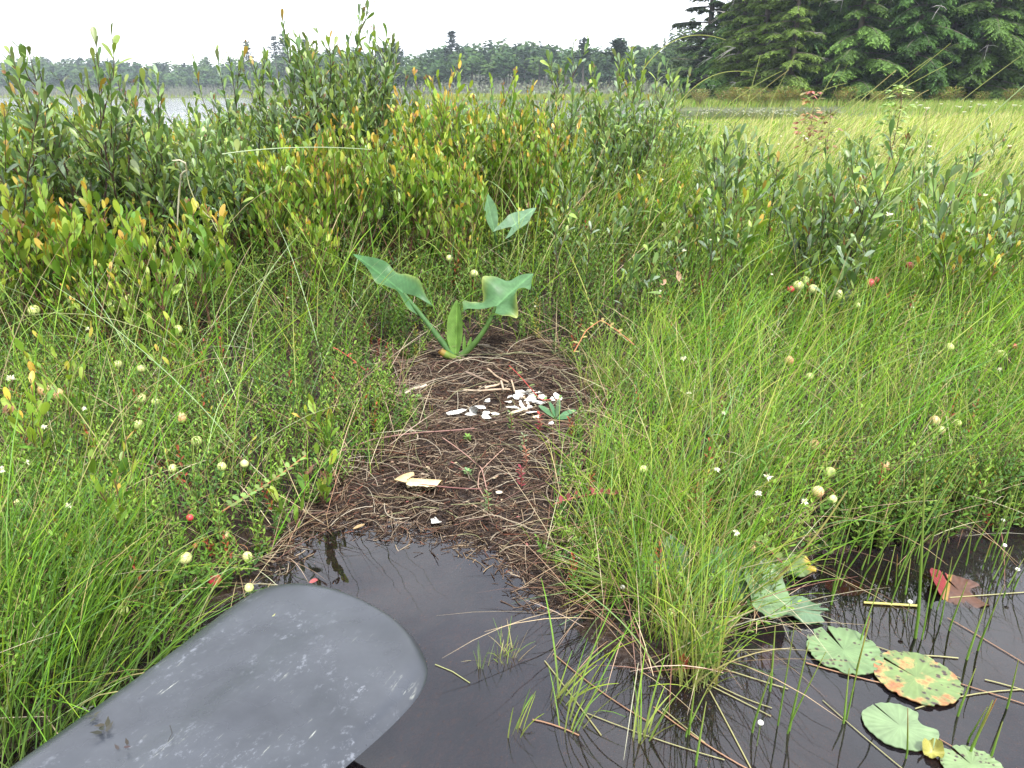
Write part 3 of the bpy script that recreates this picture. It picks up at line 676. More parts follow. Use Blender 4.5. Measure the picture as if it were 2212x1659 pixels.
for x, yv, s in spots:
    leath = random.random() < (np.interp(s, [-.8, -.5, -.3, 0, .2], [.25, .3, .5, .6, .3]))
    k = random.randrange(4)+(4 if leath else 0)
    hz = float(height(x, yv)); top = np.interp(s, [-.8, -.55, -.45, -.35, -.2, 0, .12, .22], [.60, .56, .50, .54, .56, .58, .54, .48])+.03-random.uniform(0, .13)-.008*(yv-2)
    if k in used: o = copy_tree(protos[k])
    else: o = protos[k]; used.add(k)
    a_, b_ = place(x, yv); nm = 'leatherleaf' if k > 3 else 'sweet gale'; o['label'] = f'{nm} shrub massed in the {b_} of the {a_} thicket'; o['group'] = f'{nm} shrubs in the {b_} of the {a_} thicket'
    sc = (top-hz)/(.50 if k < 4 else .45)*random.uniform(.9, 1.05)
    o.location = (x, yv, hz-.01); o.rotation_euler = (0, 0, random.uniform(0, 6.28)); o.scale = (sc*1.05, sc*1.05, sc)
for k in range(8):
    if k not in used: protos[k].location = (-.3*(k+3), 3.2, .05)
# low scrubby fillers at the foot of the thicket and in the right meadow
lowp = [make_shrub('leatherleaf', 'leather', (0, 0, 0), .20, 1.1, 4, 80+k, 'low leatherleaf plant at the foot of the thicket', group='low leatherleaf plants at the foot of the thicket', dense=.8, leafsc=.7) for k in range(2)]
lowg = [make_shrub('leatherleaf', 'leather', (0, 0, 0), .24, .9, 3, 97, 'low leatherleaf plant', group='low', dense=.6, leafsc=.9)]+[make_shrub('sweet_gale', 'gale', (0, 0, 0), .26, .9, 2, 90+k, 'low sweet gale plant among the sedge of the right meadow', group='low sweet gale plants scattered in the right meadow', dense=.6, leafsc=.85) for k in range(3)]
first = set()
for i in range(64):
    yv = random.uniform(1.45, 2.6); s = random.uniform(-.8, .12) if i % 2 else random.uniform(-.8, -.42)
    front = np.interp(s, [-.8, -.5, -.3, -.1, .05, .22], [1.42, 1.55, 1.8, 2.0, 2.3, 2.5]); 
    if yv < front: yv = front+random.uniform(0, .3)
    k = i % 2; o = lowp[k] if ('l', k) not in first else copy_tree(lowp[k]); first.add(('l', k))
    x = s*yv; a_ = place(x, yv)[0]; o['label'] = f'low leatherleaf plant at the foot of the {a_} thicket'; o['group'] = f'low leatherleaf plants at the foot of the {a_} thicket'; o.location = (x, yv, float(height(x, yv))-.01); o.rotation_euler = (0, 0, random.uniform(0, 6.28)); q = random.uniform(.7, 1.3); o.scale = (q, q, q)
for i in range(78):
    yv = random.uniform(1.65, 4.6) if i % 2 else random.uniform(1.7, 2.9); s = random.uniform(.04, .82); 
    k = i % 4; o = lowg[k] if ('g', k) not in first else copy_tree(lowg[k]); first.add(('g', k))
    x = s*yv; a_ = ('near' if yv < 2.6 else 'far')+(' left' if s < .45 else ' right'); nm = 'leatherleaf' if k == 0 else 'sweet gale'; o['label'] = f'low {nm} plant among the sedge at the {a_} of the meadow'; o['group'] = f'low {nm} plants at the {a_} of the meadow'; o.location = (x, yv, float(height(x, yv))-.01); o.rotation_euler = (0, 0, random.uniform(0, 6.28)); q = random.uniform(.75, 1.25); o.scale = (q, q, q)

# ------------------------------------------------------------------ maple saplings in the meadow
def maple(u, v, yy, H, cols, label):
    T = at(u, v, yy); hz = float(height(T[0], yy)); H = T[2]-hz
    e = empty('maple_sapling', (T[0], yy, hz), label, 'sapling'); ms, ml = MB(), MB()
    s = np.linspace(0, 1, 8); tube(ms, np.stack([.02*np.sin(s*3), .02*np.sin(s*5), s*H], -1), np.linspace(.003, .001, 8), (.12, .05, .04))
    n = 42; t = np.sort(U(.4, 1, n)); a = np.arange(n)*2.4; r = U(.02, .09, n)*(1.1-t*.5)
    base = np.stack([r*np.cos(a), r*np.sin(a), t*H], -1)
    for b in base: tube(ms, [(0, 0, b[2]-.02), b], .0007, (.2, .08, .05), 4)
    C = np.array(cols)[rng.choice(len(cols), n)]*U(.8, 1.2, n)[:, None]
    for off in (-.7, 0, .7):                    # three pointed lobes per leaf
        d = np.stack([np.cos(a+off), np.sin(a+off), U(-.5, .2, n)], -1)
        leaves(ml, base, d, np.stack([U(-.3, .3, n), U(-.6, 0, n), np.ones(n)], -1), U(.028, .045, n)*(1 if off == 0 else .8), U(.016, .024, n), C, [(0, .5), (.35, 1), (.6, .75), (.8, .6), (1, .05)], -.1)
    ms.build('stem', M_STEM, e); ml.build('foliage', M_LEAF, e)
maple(1945, 182, 3.6, 0, [(.20, .30, .07), (.26, .33, .10)], 'pale green maple sapling rising out of the right meadow')
maple(1755, 197, 4.4, 0, [(.30, .10, .07), (.34, .20, .08), (.22, .20, .07), (.36, .13, .10)], 'reddish maple sapling in the meadow left of the pale green one')
maple(1790, 235, 4.3, 0, [(.28, .15, .08), (.24, .20, .07), (.17, .20, .06)], 'small brownish maple sapling right of the red one')

# ------------------------------------------------------------------ arum plants
def arum_leaf(mb, P0, P1, N, half, lobe=.5, wave=.10, fold=.35, droop=.1, curlt=0.0, green=(.10, .20, .085), edge=(.26, .33, .10), seed=0, lobes=True):
    g = np.random.default_rng(seed); P0 = np.array(P0); ax = np.array(P1)-P0; Ln = np.linalg.norm(ax); ax = ax/Ln
    N = np.array(N, float); N = nrm(N-ax*np.dot(N, ax)); S = np.cross(ax, N)
    K, M = 60, 13
    s = np.linspace(-lobe if lobes else 0, 1, K)
    for sg in (-1, 1):
        outw = np.where(s < 0, half*(.95+.35*(s/lobe)-.75*np.clip(-s/lobe, 0, 1)**6*0), 0)
        o_ = np.where(s < 0, half*(1.0-.25*(-s/max(lobe, .01))), half*np.clip((1-s), 0, 1)**.72*(1+.25*np.sin(PI*np.clip(s, 0, 1)))) if lobes else half*np.sin(PI*np.clip(s*.92+.06, 0, 1))**.8
        i_ = np.where(s < 0, half*.72*(-s/max(lobe, .01))**.8, 0.0) if lobes else s*0
        o_ = np.maximum(o_, i_+.0006)
        if lobes: o_ = np.where(s < -lobe*.8, i_+(o_-i_)*np.clip((s+lobe)/(lobe*.2), .04, 1)**.6, o_)
        ph = g.uniform(0, 6); q = np.linspace(0, 1, M)
        lat = i_[:, None]+(o_-i_)[:, None]*q[None]
        r = lat/half
        z = fold*lat+wave*half*(np.sin(s*9+ph)[:, None]*r**2*1.5+.35*np.sin(s*21+ph*2)[:, None]*r**3)-droop*Ln*np.clip(s, 0, 1)[:, None]**2-droop*Ln*np.clip(-s, 0, 1)[:, None]**1.5
        v = P0+ax*(s*Ln)[:, None, None]+S*(sg*lat)[..., None]+N*z[..., None]
        c = mixc(green, edge, np.clip((r-.55)/.45, 0, 1)**3*.95)+.0
        vein = (1+.16*np.cos((s[:, None]*Ln*.8-lat*1.2)*2*PI/.010)**6)*(1+.5*np.clip(1-r/.09, 0, 1))*(1-.55*(np.sin(s[:, None]*23+ph)*r > .93))
        mb.add(v, gridfaces(1, K, M), (c*vein[..., None]).reshape(-1, 3))
def bez(a, b, c, n=14):
    a, b, c = map(np.array, (a, b, c)); t = np.linspace(0, 1, n)[:, None]; return a*(1-t)**2+2*b*t*(1-t)+c*t**2
def arum_plants():
    B = on(985, 772, .045); B[2] = float(height(B[0], B[1])); yb = B[1]
    e = empty('arum_plant', B, 'large arrow leaved arum with two wavy leaves at the back of the bare clearing', 'plant')
    L = lambda p: np.asarray(p)-B
    # left leaf
    A1 = at(872, 634, yb+.02); T1 = at(764, 541, yb+.10)
    mb = MB(); tube(mb, [L(q) for q in bez(B+(-.006, 0, .0), at(950, 730, yb), A1)], np.linspace(.0085, .0042, 14), (.08, .17, .055), 8)
    mb.build('petiole', M_ARUM, e)
    mb = MB(); arum_leaf(mb, L(A1), L(T1), (.15, -.45, .9), .033, .42, .30, .60, .07, green=(.055, .135, .05), edge=(.22, .30, .07), seed=2); prop(mb.build('leaf_blade', M_ARUM, e), 'left wavy arrow leaf pointing left')
    # right leaf
    A2 = at(1072, 662, yb-.02); T2 = at(1150, 586, yb+.05)
    mb = MB(); tube(mb, [L(q) for q in bez(B+(.006, 0, .0), at(1040, 740, yb-.01), A2)], np.linspace(.0078, .004, 14), (.10, .19, .05), 8)
    mb.build('petiole', M_ARUM, e)
    mb = MB(); arum_leaf(mb, L(A2), L(T2), (-.30, -.42, .9), .056, .48, .36, .34, .06, green=(.075, .165, .065), edge=(.42, .46, .14), seed=5); prop(mb.build('leaf_blade', M_ARUM, e), 'right pale wavy arrow leaf pointing right')
    # upright furled leaf
    mb = MB(); A3 = at(985, 768, yb); T3 = at(990, 648, yb+.02)
    arum_leaf(mb, L(A3), L(T3), (-.25, -1, .1), .019, 0, .05, .9, -.06, green=(.14, .25, .06), edge=(.18, .28, .07), seed=3, lobes=False); prop(mb.build('leaf_blade', M_ARUM, e), 'furled young leaf standing upright in the middle')
    mb = MB()
    for u0, v0, u1, v1, hw in [(1003, 772, 1003, 722, .004), (1008, 765, 1018, 728, .0045), (968, 768, 966, 730, .006)]:
        arum_leaf(mb, L(at(u0, v0, yb-.005)), L(at(u1, v1, yb+.01)), (0, -1, .2), hw, 0, .0, .6, 0, green=(.12, .22, .05), edge=(.14, .24, .05), lobes=False)
    mb.build('sheath', M_ARUM, e)
    mb = MB(); tube(mb, [L(q) for q in bez(at(998, 776, yb-.012), at(965, 770, yb-.02), at(950, 757, yb-.02))], np.r_[np.linspace(.004, .0085, 9), np.linspace(.0085, .007, 5)], np.r_[np.repeat([(.17, .25, .05)], 10, 0), np.repeat([(.30, .20, .05)], 3, 0), [(.12, .05, .02)]], 8)
    mb.build('stem_stub', M_ARUM, e)
    # rear arum
    yb = 2.25; B2 = at(1085, 520, yb); B2[2] = float(height(B2[0], yb))
    e = empty('arum_plant', B2, 'smaller arrow leaved arum with two narrow pointed leaves behind the first', 'plant'); L = lambda p: np.asarray(p)-B2
    A = at(1068, 500, yb); mb = MB(); tube(mb, [L(B2), L(A)], .004, (.08, .16, .05)); mb.build('petiole', M_ARUM, e)
    mb = MB(); arum_leaf(mb, L(A), L(at(1049, 415, yb+.03)), (.35, -1, .2), .021, 0, .05, .35, .02, green=(.11, .21, .10), edge=(.12, .23, .1), lobes=False); prop(mb.build('leaf_blade', M_ARUM, e), 'upright pointed leaf on the left')
    A = at(1105, 490, yb-.02); mb = MB(); tube(mb, [L(B2), L(A)], .004, (.08, .16, .05)); mb.build('petiole', M_ARUM, e)
    mb = MB(); arum_leaf(mb, L(A), L(at(1158, 447, yb+.05)), (-.3, -.8, .6), .032, .5, .08, .3, .03, green=(.11, .20, .11), edge=(.15, .25, .13), seed=9); prop(mb.build('leaf_blade', M_ARUM, e), 'slanting arrow leaf on the right')
    # seedling beside the shells
    p = on(1200, 917, .02); p[2] = float(height(p[0], p[1]))
    e = empty('seedling', p, 'blue green seedling with five spreading leaves at the right edge of the eggshells', 'plant')
    mb = MB(); b = np.array([(0, 0, .006)]*5); d = np.array([(-.8, .2, .8), (-.25, .3, 1), (.25, .3, 1.0), (.9, .2, .5), (.5, -.3, .3)])
    leaves(mb, b+d*.004, d, np.array([(.5, -.6, .8)]*3+[(-.3, -.5, 1)]*2), np.array([.036, .030, .034, .038, .030]), np.array([.012, .009, .011, .012, .009]), jit((.10, .20, .10), 5, .1), LEATHER, -.2)
    mb.build('foliage', M_ARUM, e)
    mb = MB(); tube(mb, [(0, 0, -.01), (0, 0, .012)], .0016, (.1, .17, .05)); mb.build('stem', M_STEM, e)
arum_plants()

# ------------------------------------------------------------------ berries
def berry_mat():
    m, n, o = new_mat('berry_skin'); L = n.links.new
    a = n.nodes.new('ShaderNodeAttribute'); a.attribute_name = 'Col'
    nz = n.nodes.new('ShaderNodeTexNoise'); nz.inputs['Scale'].default_value = 140; nz.inputs['Detail'].default_value = 3
    g = n.nodes.new('ShaderNodeTexCoord'); L(g.outputs['Object'], nz.inputs['Vector'])
    mr = n.nodes.new('ShaderNodeMapRange'); mr.inputs[1].default_value = .3; mr.inputs[2].default_value = .7; mr.inputs[3].default_value = .85; mr.inputs[4].default_value = 1.1; L(nz.outputs[0], mr.inputs[0])
    s = n.nodes.new('ShaderNodeVectorMath'); s.operation = 'SCALE'; L(a.outputs['Color'], s.inputs[0]); L(mr.outputs[0], s.inputs['Scale'])
    p = n.nodes.new('ShaderNodeBsdfPrincipled'); p.inputs['Roughness'].default_value = .4; L(s.outputs[0], p.inputs['Base Color'])
    p.inputs['Subsurface Weight'].default_value = .15; p.inputs['Subsurface Radius'].default_value = (.004, .003, .001)
    L(p.outputs[0], o.inputs[0]); return m
M_BERRY = berry_mat()
def berry(loc, d, c0, c1, tilt, label, group=None, redside=0.0):
    mb = MB(); K, M = 12, 16; th = np.linspace(0.02, PI-.02, K); ph = np.arange(M)*2*PI/M
    TH, PH = np.meshgrid(th, ph, indexing='ij')
    r = 1-.10*np.exp(-((TH-PI)/.25)**2)-.07*np.exp(-(TH/.25)**2)
    v = np.stack([r*np.sin(TH)*np.cos(PH), r*np.sin(TH)*np.sin(PH), 1.06*r*np.cos(TH)], -1)*d/2
    f = np.clip(.5+.5*np.cos(PH-1)*np.sin(TH)+.1*np.sin(PH*5), 0, 1)*redside
    c = mixc(np.array(c0)[None, None], np.array(c1)[None, None], f)
    c = np.where((TH > PI-.28)[..., None], np.array((.12, .07, .03)), c)
    mb.add(v, gridfaces(1, K, M, True), c.reshape(-1, 3))
    o = mb.build('cranberry', M_BERRY, loc=loc); o.rotation_euler = (tilt[0], tilt[1], tilt[2])
    st = MB(); tube(st, bez((0, 0, d*.5), (d*.2, 0, d*1.2), (d*1.2, d*.3, d*.9)), .0005, (.2, .09, .04), 4); st.build('stalk', M_STEM, o)
    prop(o, label, 'berry', group)
PALE, PINKY, RED = (.50, .53, .20), (.55, .30, .14), (.42, .03, .045)
BL = [  # u, v, diameter px, colour, height above mat, label
 (73, 671, 17, 'g', 'pale green cranberry deep in the dark leaves near the left edge'), (248, 661, 18, 'g', 'lower left one of a pair of pale green cranberries at upper left'), (279, 648, 17, 'g', 'upper right one of a pair of pale green cranberries at upper left'),
 (384, 712, 15, 'g', 'lone pale cranberry beside the arching blade left of the arum'), (255, 787, 14, 'g', 'green cranberry half hidden below the upper left pair'), (305, 797, 14, 'g', 'small green cranberry right of a half hidden one'),
 (96, 842, 21, 'p', 'pale blushed cranberry, left one of the striped pair'), (124, 852, 20, 'p', 'pale blushed cranberry, right one of the striped pair'), (305, 861, 17, 'g', 'green cranberry behind grass above the orange leaf sprig'),
 (337, 868, 15, 'g', 'green cranberry next to another behind grass'), (391, 903, 20, 'p', 'creamy cranberry below the upright leatherleaf sprig'), (300, 918, 18, 'g', 'cranberry between the orange leaf sprigs'), (425, 953, 19, 'g', 'pale cranberry right of the creamy one on the left bank'),
 (373, 1012, 15, 'g', 'pale cranberry left of the small pair above the pool'), (479, 1008, 16, 'g', 'left one of two small cranberries left of the clearing'), (528, 1002, 15, 'g', 'right one of two small cranberries left of the clearing'), (40, 1087, 14, 'g', 'green cranberry near the brown curled leaf'),
 (305, 605, 10, 'r', 'tiny red cranberry in the dark leaves at upper left'), (76, 826, 10, 'r', 'tiny red cranberry above the striped pair'),
 (400, 1206, 24, 'g', 'large pale cranberry on the left bank above the paddle'), (484, 1157, 20, 'p', 'pale cranberry with a pink side at the left shore'), (534, 1202, 19, 'g', 'pale cranberry close to the water left of the pool'),
 (463, 1252, 26, 'r', 'bright crimson cranberry just above the paddle'), (538, 1270, 18, 'g', 'pale cranberry touching the paddle shoulder'), (266, 1319, 18, 'g', 'green cranberry in the sedge left of the paddle'), (410, 1118, 12, 'r', 'small red cranberry above the large pale one'),
 (421, 1179, 9, 'r', 'tiny pink cranberry right of the large pale one'), (62, 1206, 10, 'r', 'tiny red cranberry in the tussock at left'),
 (1724, 617, 16, 'g', 'left one of three green cranberries in the right meadow'), (1738, 606, 14, 'g', 'top one of three green cranberries in the right meadow'), (1756, 624, 14, 'g', 'right one of three green cranberries in the right meadow'), (1812, 634, 12, 'g', 'upper one of two green cranberries under the small sweet gale'),
 (1818, 643, 12, 'g', 'lower one of two green cranberries under the small sweet gale'), (1853, 661, 11, 'g', 'green cranberry right of the small sweet gale stem'), (1704, 779, 17, 'p', 'pale orange cranberry on the right mat below the meadow shrubs'), (1749, 813, 13, 'g', 'green cranberry right below the pale orange one'),
 (2051, 750, 13, 'g', 'green cranberry in the grass toward the right edge'), (2162, 767, 17, 'g', 'round green cranberry near the right edge'), (2019, 909, 17, 'p', 'upper left one of three cranberries in the right grass'), (2068, 914, 13, 'g', 'right one of three cranberries in the right grass'), (2033, 929, 13, 'g', 'lowest one of three cranberries in the right grass'),
 (1760, 962, 20, 'p', 'blushed cranberry above the dark gap of the right bank'), (1913, 1007, 18, 'p', 'blushed cranberry at the upper rim of the right bank'), (1792, 1021, 20, 'g', 'pale cranberry with a dark eye above the right bank'), (1767, 1062, 21, 'p', 'large blushed cranberry hanging over the right bank gap'),
 (1799, 1078, 15, 'g', 'dull green cranberry beside the large blushed one'), (1990, 596, 12, 'g', 'green cranberry high in the right meadow'), (1965, 574, 11, 'r', 'upper dark red cranberry in the right meadow'), (1892, 605, 10, 'r', 'small magenta cranberry in the right meadow'),
 (1880, 612, 14, 'r', 'two toned red cranberry in the right meadow'), (1708, 625, 11, 'r', 'red cranberry left of the three green ones'), (2191, 748, 8, 'r', 'tiny red cranberry at the right edge'), (1024, 591, 13, 'g', 'green cranberry between the arum leaves'), (971, 558, 11, 'g', 'small green cranberry above the left arum leaf tip'),
 (1390, 1014, 16, 'g', 'pale cranberry in the sedge right of the clearing'), (1451, 1324, 19, 'g', 'pale cranberry on the tufted point'), (1621, 1184, 19, 'p', 'cream and red cranberry above the lily leaves')]
for i, (u, v, dpx, k, lab) in enumerate(BL):
    p = on(u, v, .055); dist = np.linalg.norm(p-np.array((0, 0, EYE))); d = dpx/FPX*dist*1.04
    hz = float(height(p[0], p[1])); p = on(u, v, max(hz, 0)+(.046 if v < 1150 else .034)+(.02 if p[1] > 1.6 else 0))
    c0, c1, rs = {'g': ((.46, .52, .17), (.60, .58, .30), .5), 'p': ((.58, .56, .26), (.58, .25, .13), .8), 'r': (RED, (.50, .10, .08), .5)}[k]
    berry(p, d, np.array(c0)*random.uniform(.85, 1.1), c1, (random.uniform(-1.2, 1.2), random.uniform(-1, 1), random.uniform(0, 6)), lab, redside=rs)

# ------------------------------------------------------------------ white beak sedge heads on long stalks
def flower(u, v, size, lab, group=None, brown=False, hgt=.13, leanx=.25):
    p = on(u, v, .14 if v < 1200 else .10); yy = p[1]; g0 = float(height(p[0]-leanx*.1, yy)); base = np.array((p[0]-random.uniform(-.2, 1)*leanx*.2, yy+random.uniform(-.02, .02), max(g0, 0)-.005))
    e = empty('beak_sedge', base, lab, 'flower', group)
    mb = MB(); top = p-base; tube(mb, bez((0, 0, 0), (top[0]*.3, top[1]*.3, top[2]*.6), top), np.linspace(.0009, .0006, 14), (.16, .22, .06), 4); mb.build('stalk', M_GRASS, e)
    mb = MB(); n = 26; a = U(0, 2*PI, n); el = U(-.5, 1.4, n); d = np.stack([np.cos(a)*np.cos(el), np.sin(a)*np.cos(el), np.sin(el)], -1)
    c = jit((.78, .76, .62) if not brown else (.55, .34, .16), n, .08, .03)
    leaves(mb, np.repeat(top[None], n, 0), d, np.roll(d, 1, -1), U(.7, 1.1, n)*size/2, size*.13, c, [(0, .6), (.4, 1), (.8, .6), (1, .1)], .1)
    mb.build('flower_head', M_PETAL, e)
FL = [(58, 630, .011, 'white flower head above the green berry at the far left'), (189, 711, .011, 'white flower head left of the lone pale cranberry'), (622, 643, .010, 'white flower head left of the arum leaf tip'), (24, 819, .017, 'largest white flower head at the left edge'),
      (12, 869, .013, 'white flower head just below the largest one at the left edge'), (95, 923, .011, 'white flower head below the striped berries'), (182, 883, .009, 'white flower head between orange leaf sprigs'), (58, 999, .009, 'small white flower head at left above the brown leaf'),
      (6, 1015, .012, 'white flower head cut by the left edge'), (148, 1092, .010, 'white flower head in the leaves right of the brown leaf'), (690, 538, .012, 'upper one of two white flower heads below the orange shrubs'), (677, 553, .009, 'lower one of two white flower heads below the orange shrubs'),
      (546, 521, .007, 'small white flower head where two thin stalks cross'), (1476, 775, .014, 'flat white flower head right of the clearing on its own stalk'), (1735, 537, .011, 'white flower head left of the meadow shrubs foot'), (1721, 578, .011, 'white flower head above the three green berries'),
      (2066, 555, .011, 'white flower head on a slanting stalk in the right meadow'), (1974, 630, .010, 'white flower head left of centre in the right grass'), (2137, 640, .011, 'white flower head near the right edge of the grass'), (1971, 664, .010, 'white flower head low in the right grass'),
      (1488, 850, .010, 'small white flower head below the flat white one'), (1549, 1015, .009, 'small white flower head above the tufted point'), (1659, 1030, .013, 'starry white flower head above the right bank gap'), (1638, 1066, .010, 'white flower head below the starry one'),
      (1738, 1084, .011, 'white flower head beside the dull green berry'), (1563, 892, .008, 'tiny white flower head in the pale sedge'), (2160, 798, .009, 'white oval flower head below the round green berry'), (1853, 425, .013, 'white flower head in front of the tall leaning sweet gale'),
      (1783, 500, .011, 'white flower head between low meadow shrubs'), (1998, 498, .010, 'white flower head among the right meadow shrubs'), (2071, 497, .010, 'white flower head right of another in the meadow'), (2123, 525, .011, 'fluffy white flower head at upper right of the grass'),
      (1046, 565, .011, 'white flower head between the two arum plants'), (1075, 580, .008, 'smaller white flower head right of the one between the arums'), (1156, 662, .007, 'tiny white flower head right of the right arum leaf'), (1347, 635, .008, 'white flower head below the small blue sweet gale'),
      (1426, 628, .009, 'cream flower head left of the dry curled leaves'), (1590, 1150, .009, 'white flower head near the lily leaves')]
for u, v, s, lab in FL: flower(u, v, s, lab)
flower(320, 454, .014, 'brown flower head beside the small orange leatherleaf sprig', brown=True); flower(310, 488, .013, 'tan flower head below the brown one', brown=True); flower(1425, 640, .009, 'tan flower head below the cream one', brown=True)
n = 0
for i in range(70):                              # tiny ones scattered through the meadow
    yv = random.uniform(1.7, 5.5); s = random.uniform(.18, .8); x = s*yv; hz = float(height(x, yv)); hh = random.uniform(.12, .3)
    if i == 0:
        e0 = empty('beak_sedge', (x, yv, hz), 'tiny white flower head dotted through the right meadow', 'flower', 'tiny white flower heads dotted through the meadow')
        mb = MB(); tube(mb, [(0, 0, 0), (.02, 0, .12), (.05, 0, .2)], .0007, (.16, .22, .06), 4); mb.build('stalk', M_GRASS, e0)
        mb = MB(); k = 14; a = U(0, 2*PI, k); el = U(-.3, 1.4, k); d = np.stack([np.cos(a)*np.cos(el), np.sin(a)*np.cos(el), np.sin(el)], -1)
        leaves(mb, np.repeat([[.05, 0, .2]], k, 0), d, np.roll(d, 1, -1), .006, .0022, jit((.75, .72, .6), k, .1, .03), [(0, .6), (.5, 1), (1, .2)]); mb.build('flower_head', M_PETAL, e0)
    else:
        o = copy_tree(e0); o.location = (x, yv, hz); o.rotation_euler = (0, 0, random.uniform(-1, 1)); q = hh/.2; o.scale = (q, q, q)

# ------------------------------------------------------------------ eggshells
def shell_mat():
    m, n, o = new_mat('eggshell'); L = n.links.new
    a = n.nodes.new('ShaderNodeAttribute'); a.attribute_name = 'Col'
    g = n.nodes.new('ShaderNodeNewGeometry'); nz = n.nodes.new('ShaderNodeTexNoise'); nz.inputs['Scale'].default_value = 120; nz.inputs['Detail'].default_value = 5; L(g.outputs['Position'], nz.inputs['Vector'])
    mr = n.nodes.new('ShaderNodeMapRange'); mr.inputs[1].default_value = .35; mr.inputs[2].default_value = .7; mr.inputs[3].default_value = .66; mr.inputs[4].default_value = 1.0; L(nz.outputs[0], mr.inputs[0])
    s = n.nodes.new('ShaderNodeVectorMath'); s.operation = 'SCALE'; L(a.outputs['Color'], s.inputs[0]); L(mr.outputs[0], s.inputs['Scale'])
    p = n.nodes.new('ShaderNodeBsdfPrincipled'); p.inputs['Roughness'].default_value = .6; L(s.outputs[0], p.inputs['Base Color']); L(p.outputs[0], o.inputs[0]); return m
M_SHELL = shell_mat()
def shell(u, v, wpx, hpx, col, lab, rot=0.0, tilt=0.3, curl=1.0, up=.006, group=None):
    p = on(u, v, .04); hz = float(height(p[0], p[1])); p = on(u, v, max(hz, 0)+up)
    dist = np.linalg.norm(p-np.array((0, 0, EYE))); Wd = wpx/FPX*dist; Hd = hpx/FPX*dist/.45
    g = np.random.default_rng(int(u*7+v)); K, M = 6, 36; r = np.linspace(.02, 1, K); a = np.arange(M)*2*PI/M
    nc = int(g.integers(5, 8)); ca = np.sort((np.arange(nc)+g.uniform(-.28, .28, nc))*2*PI/nc) % (2*PI); ca = np.sort(ca); cr_ = g.uniform(.72, 1.22, nc)
    px_, py_ = np.interp(a, np.r_[ca[-1]-2*PI, ca, ca[0]+2*PI], np.r_[cr_[-1]*np.cos(ca[-1]), cr_*np.cos(ca), cr_[0]*np.cos(ca[0])]), np.interp(a, np.r_[ca[-1]-2*PI, ca, ca[0]+2*PI], np.r_[cr_[-1]*np.sin(ca[-1]), cr_*np.sin(ca), cr_[0]*np.sin(ca[0])])
    X = r[:, None]*px_*Wd/2; Y = r[:, None]*py_*Hd/2
    rad = max(Wd, Hd)*.95/abs(curl)
    Zt = rad-np.sqrt(np.maximum(rad**2-np.minimum(Y**2*1.0+.25*X**2, rad**2*.97), 0))
    v1 = np.stack([X, Y, Zt], -1); v2 = v1+np.array((0, 0, .0006))
    mb = MB(); c = np.array(col); inner = np.where(r[:, None, None] > .9, c*.80, c)*np.ones((K, M, 3))*(1-.22*np.clip(wob(X*90+u, Y*90, 1.0), 0, 1))[..., None]*np.array((1, .98, .94))
    mb.add(np.concatenate([v2, v1[::-1]], 0), gridfaces(1, 2*K, M, True), np.concatenate([inner, inner[::-1]], 0).reshape(-1, 3))
    o = mb.build('eggshell_fragment', M_SHELL, loc=p, smooth=False); o.rotation_euler = (tilt*g.uniform(-1, 1)+.0, tilt*g.uniform(-1, 1), rot+g.uniform(-.3, .3))
    if curl < 0: o.rotation_euler[0] += PI
    prop(o, lab, 'eggshell', group); return o
WH, CR, TN = (.86, .86, .84), (.72, .62, .44), (.50, .40, .29)
SHS = 1.25
def z2(a, b): return 849.4+.192*a, 796.3+.192*b
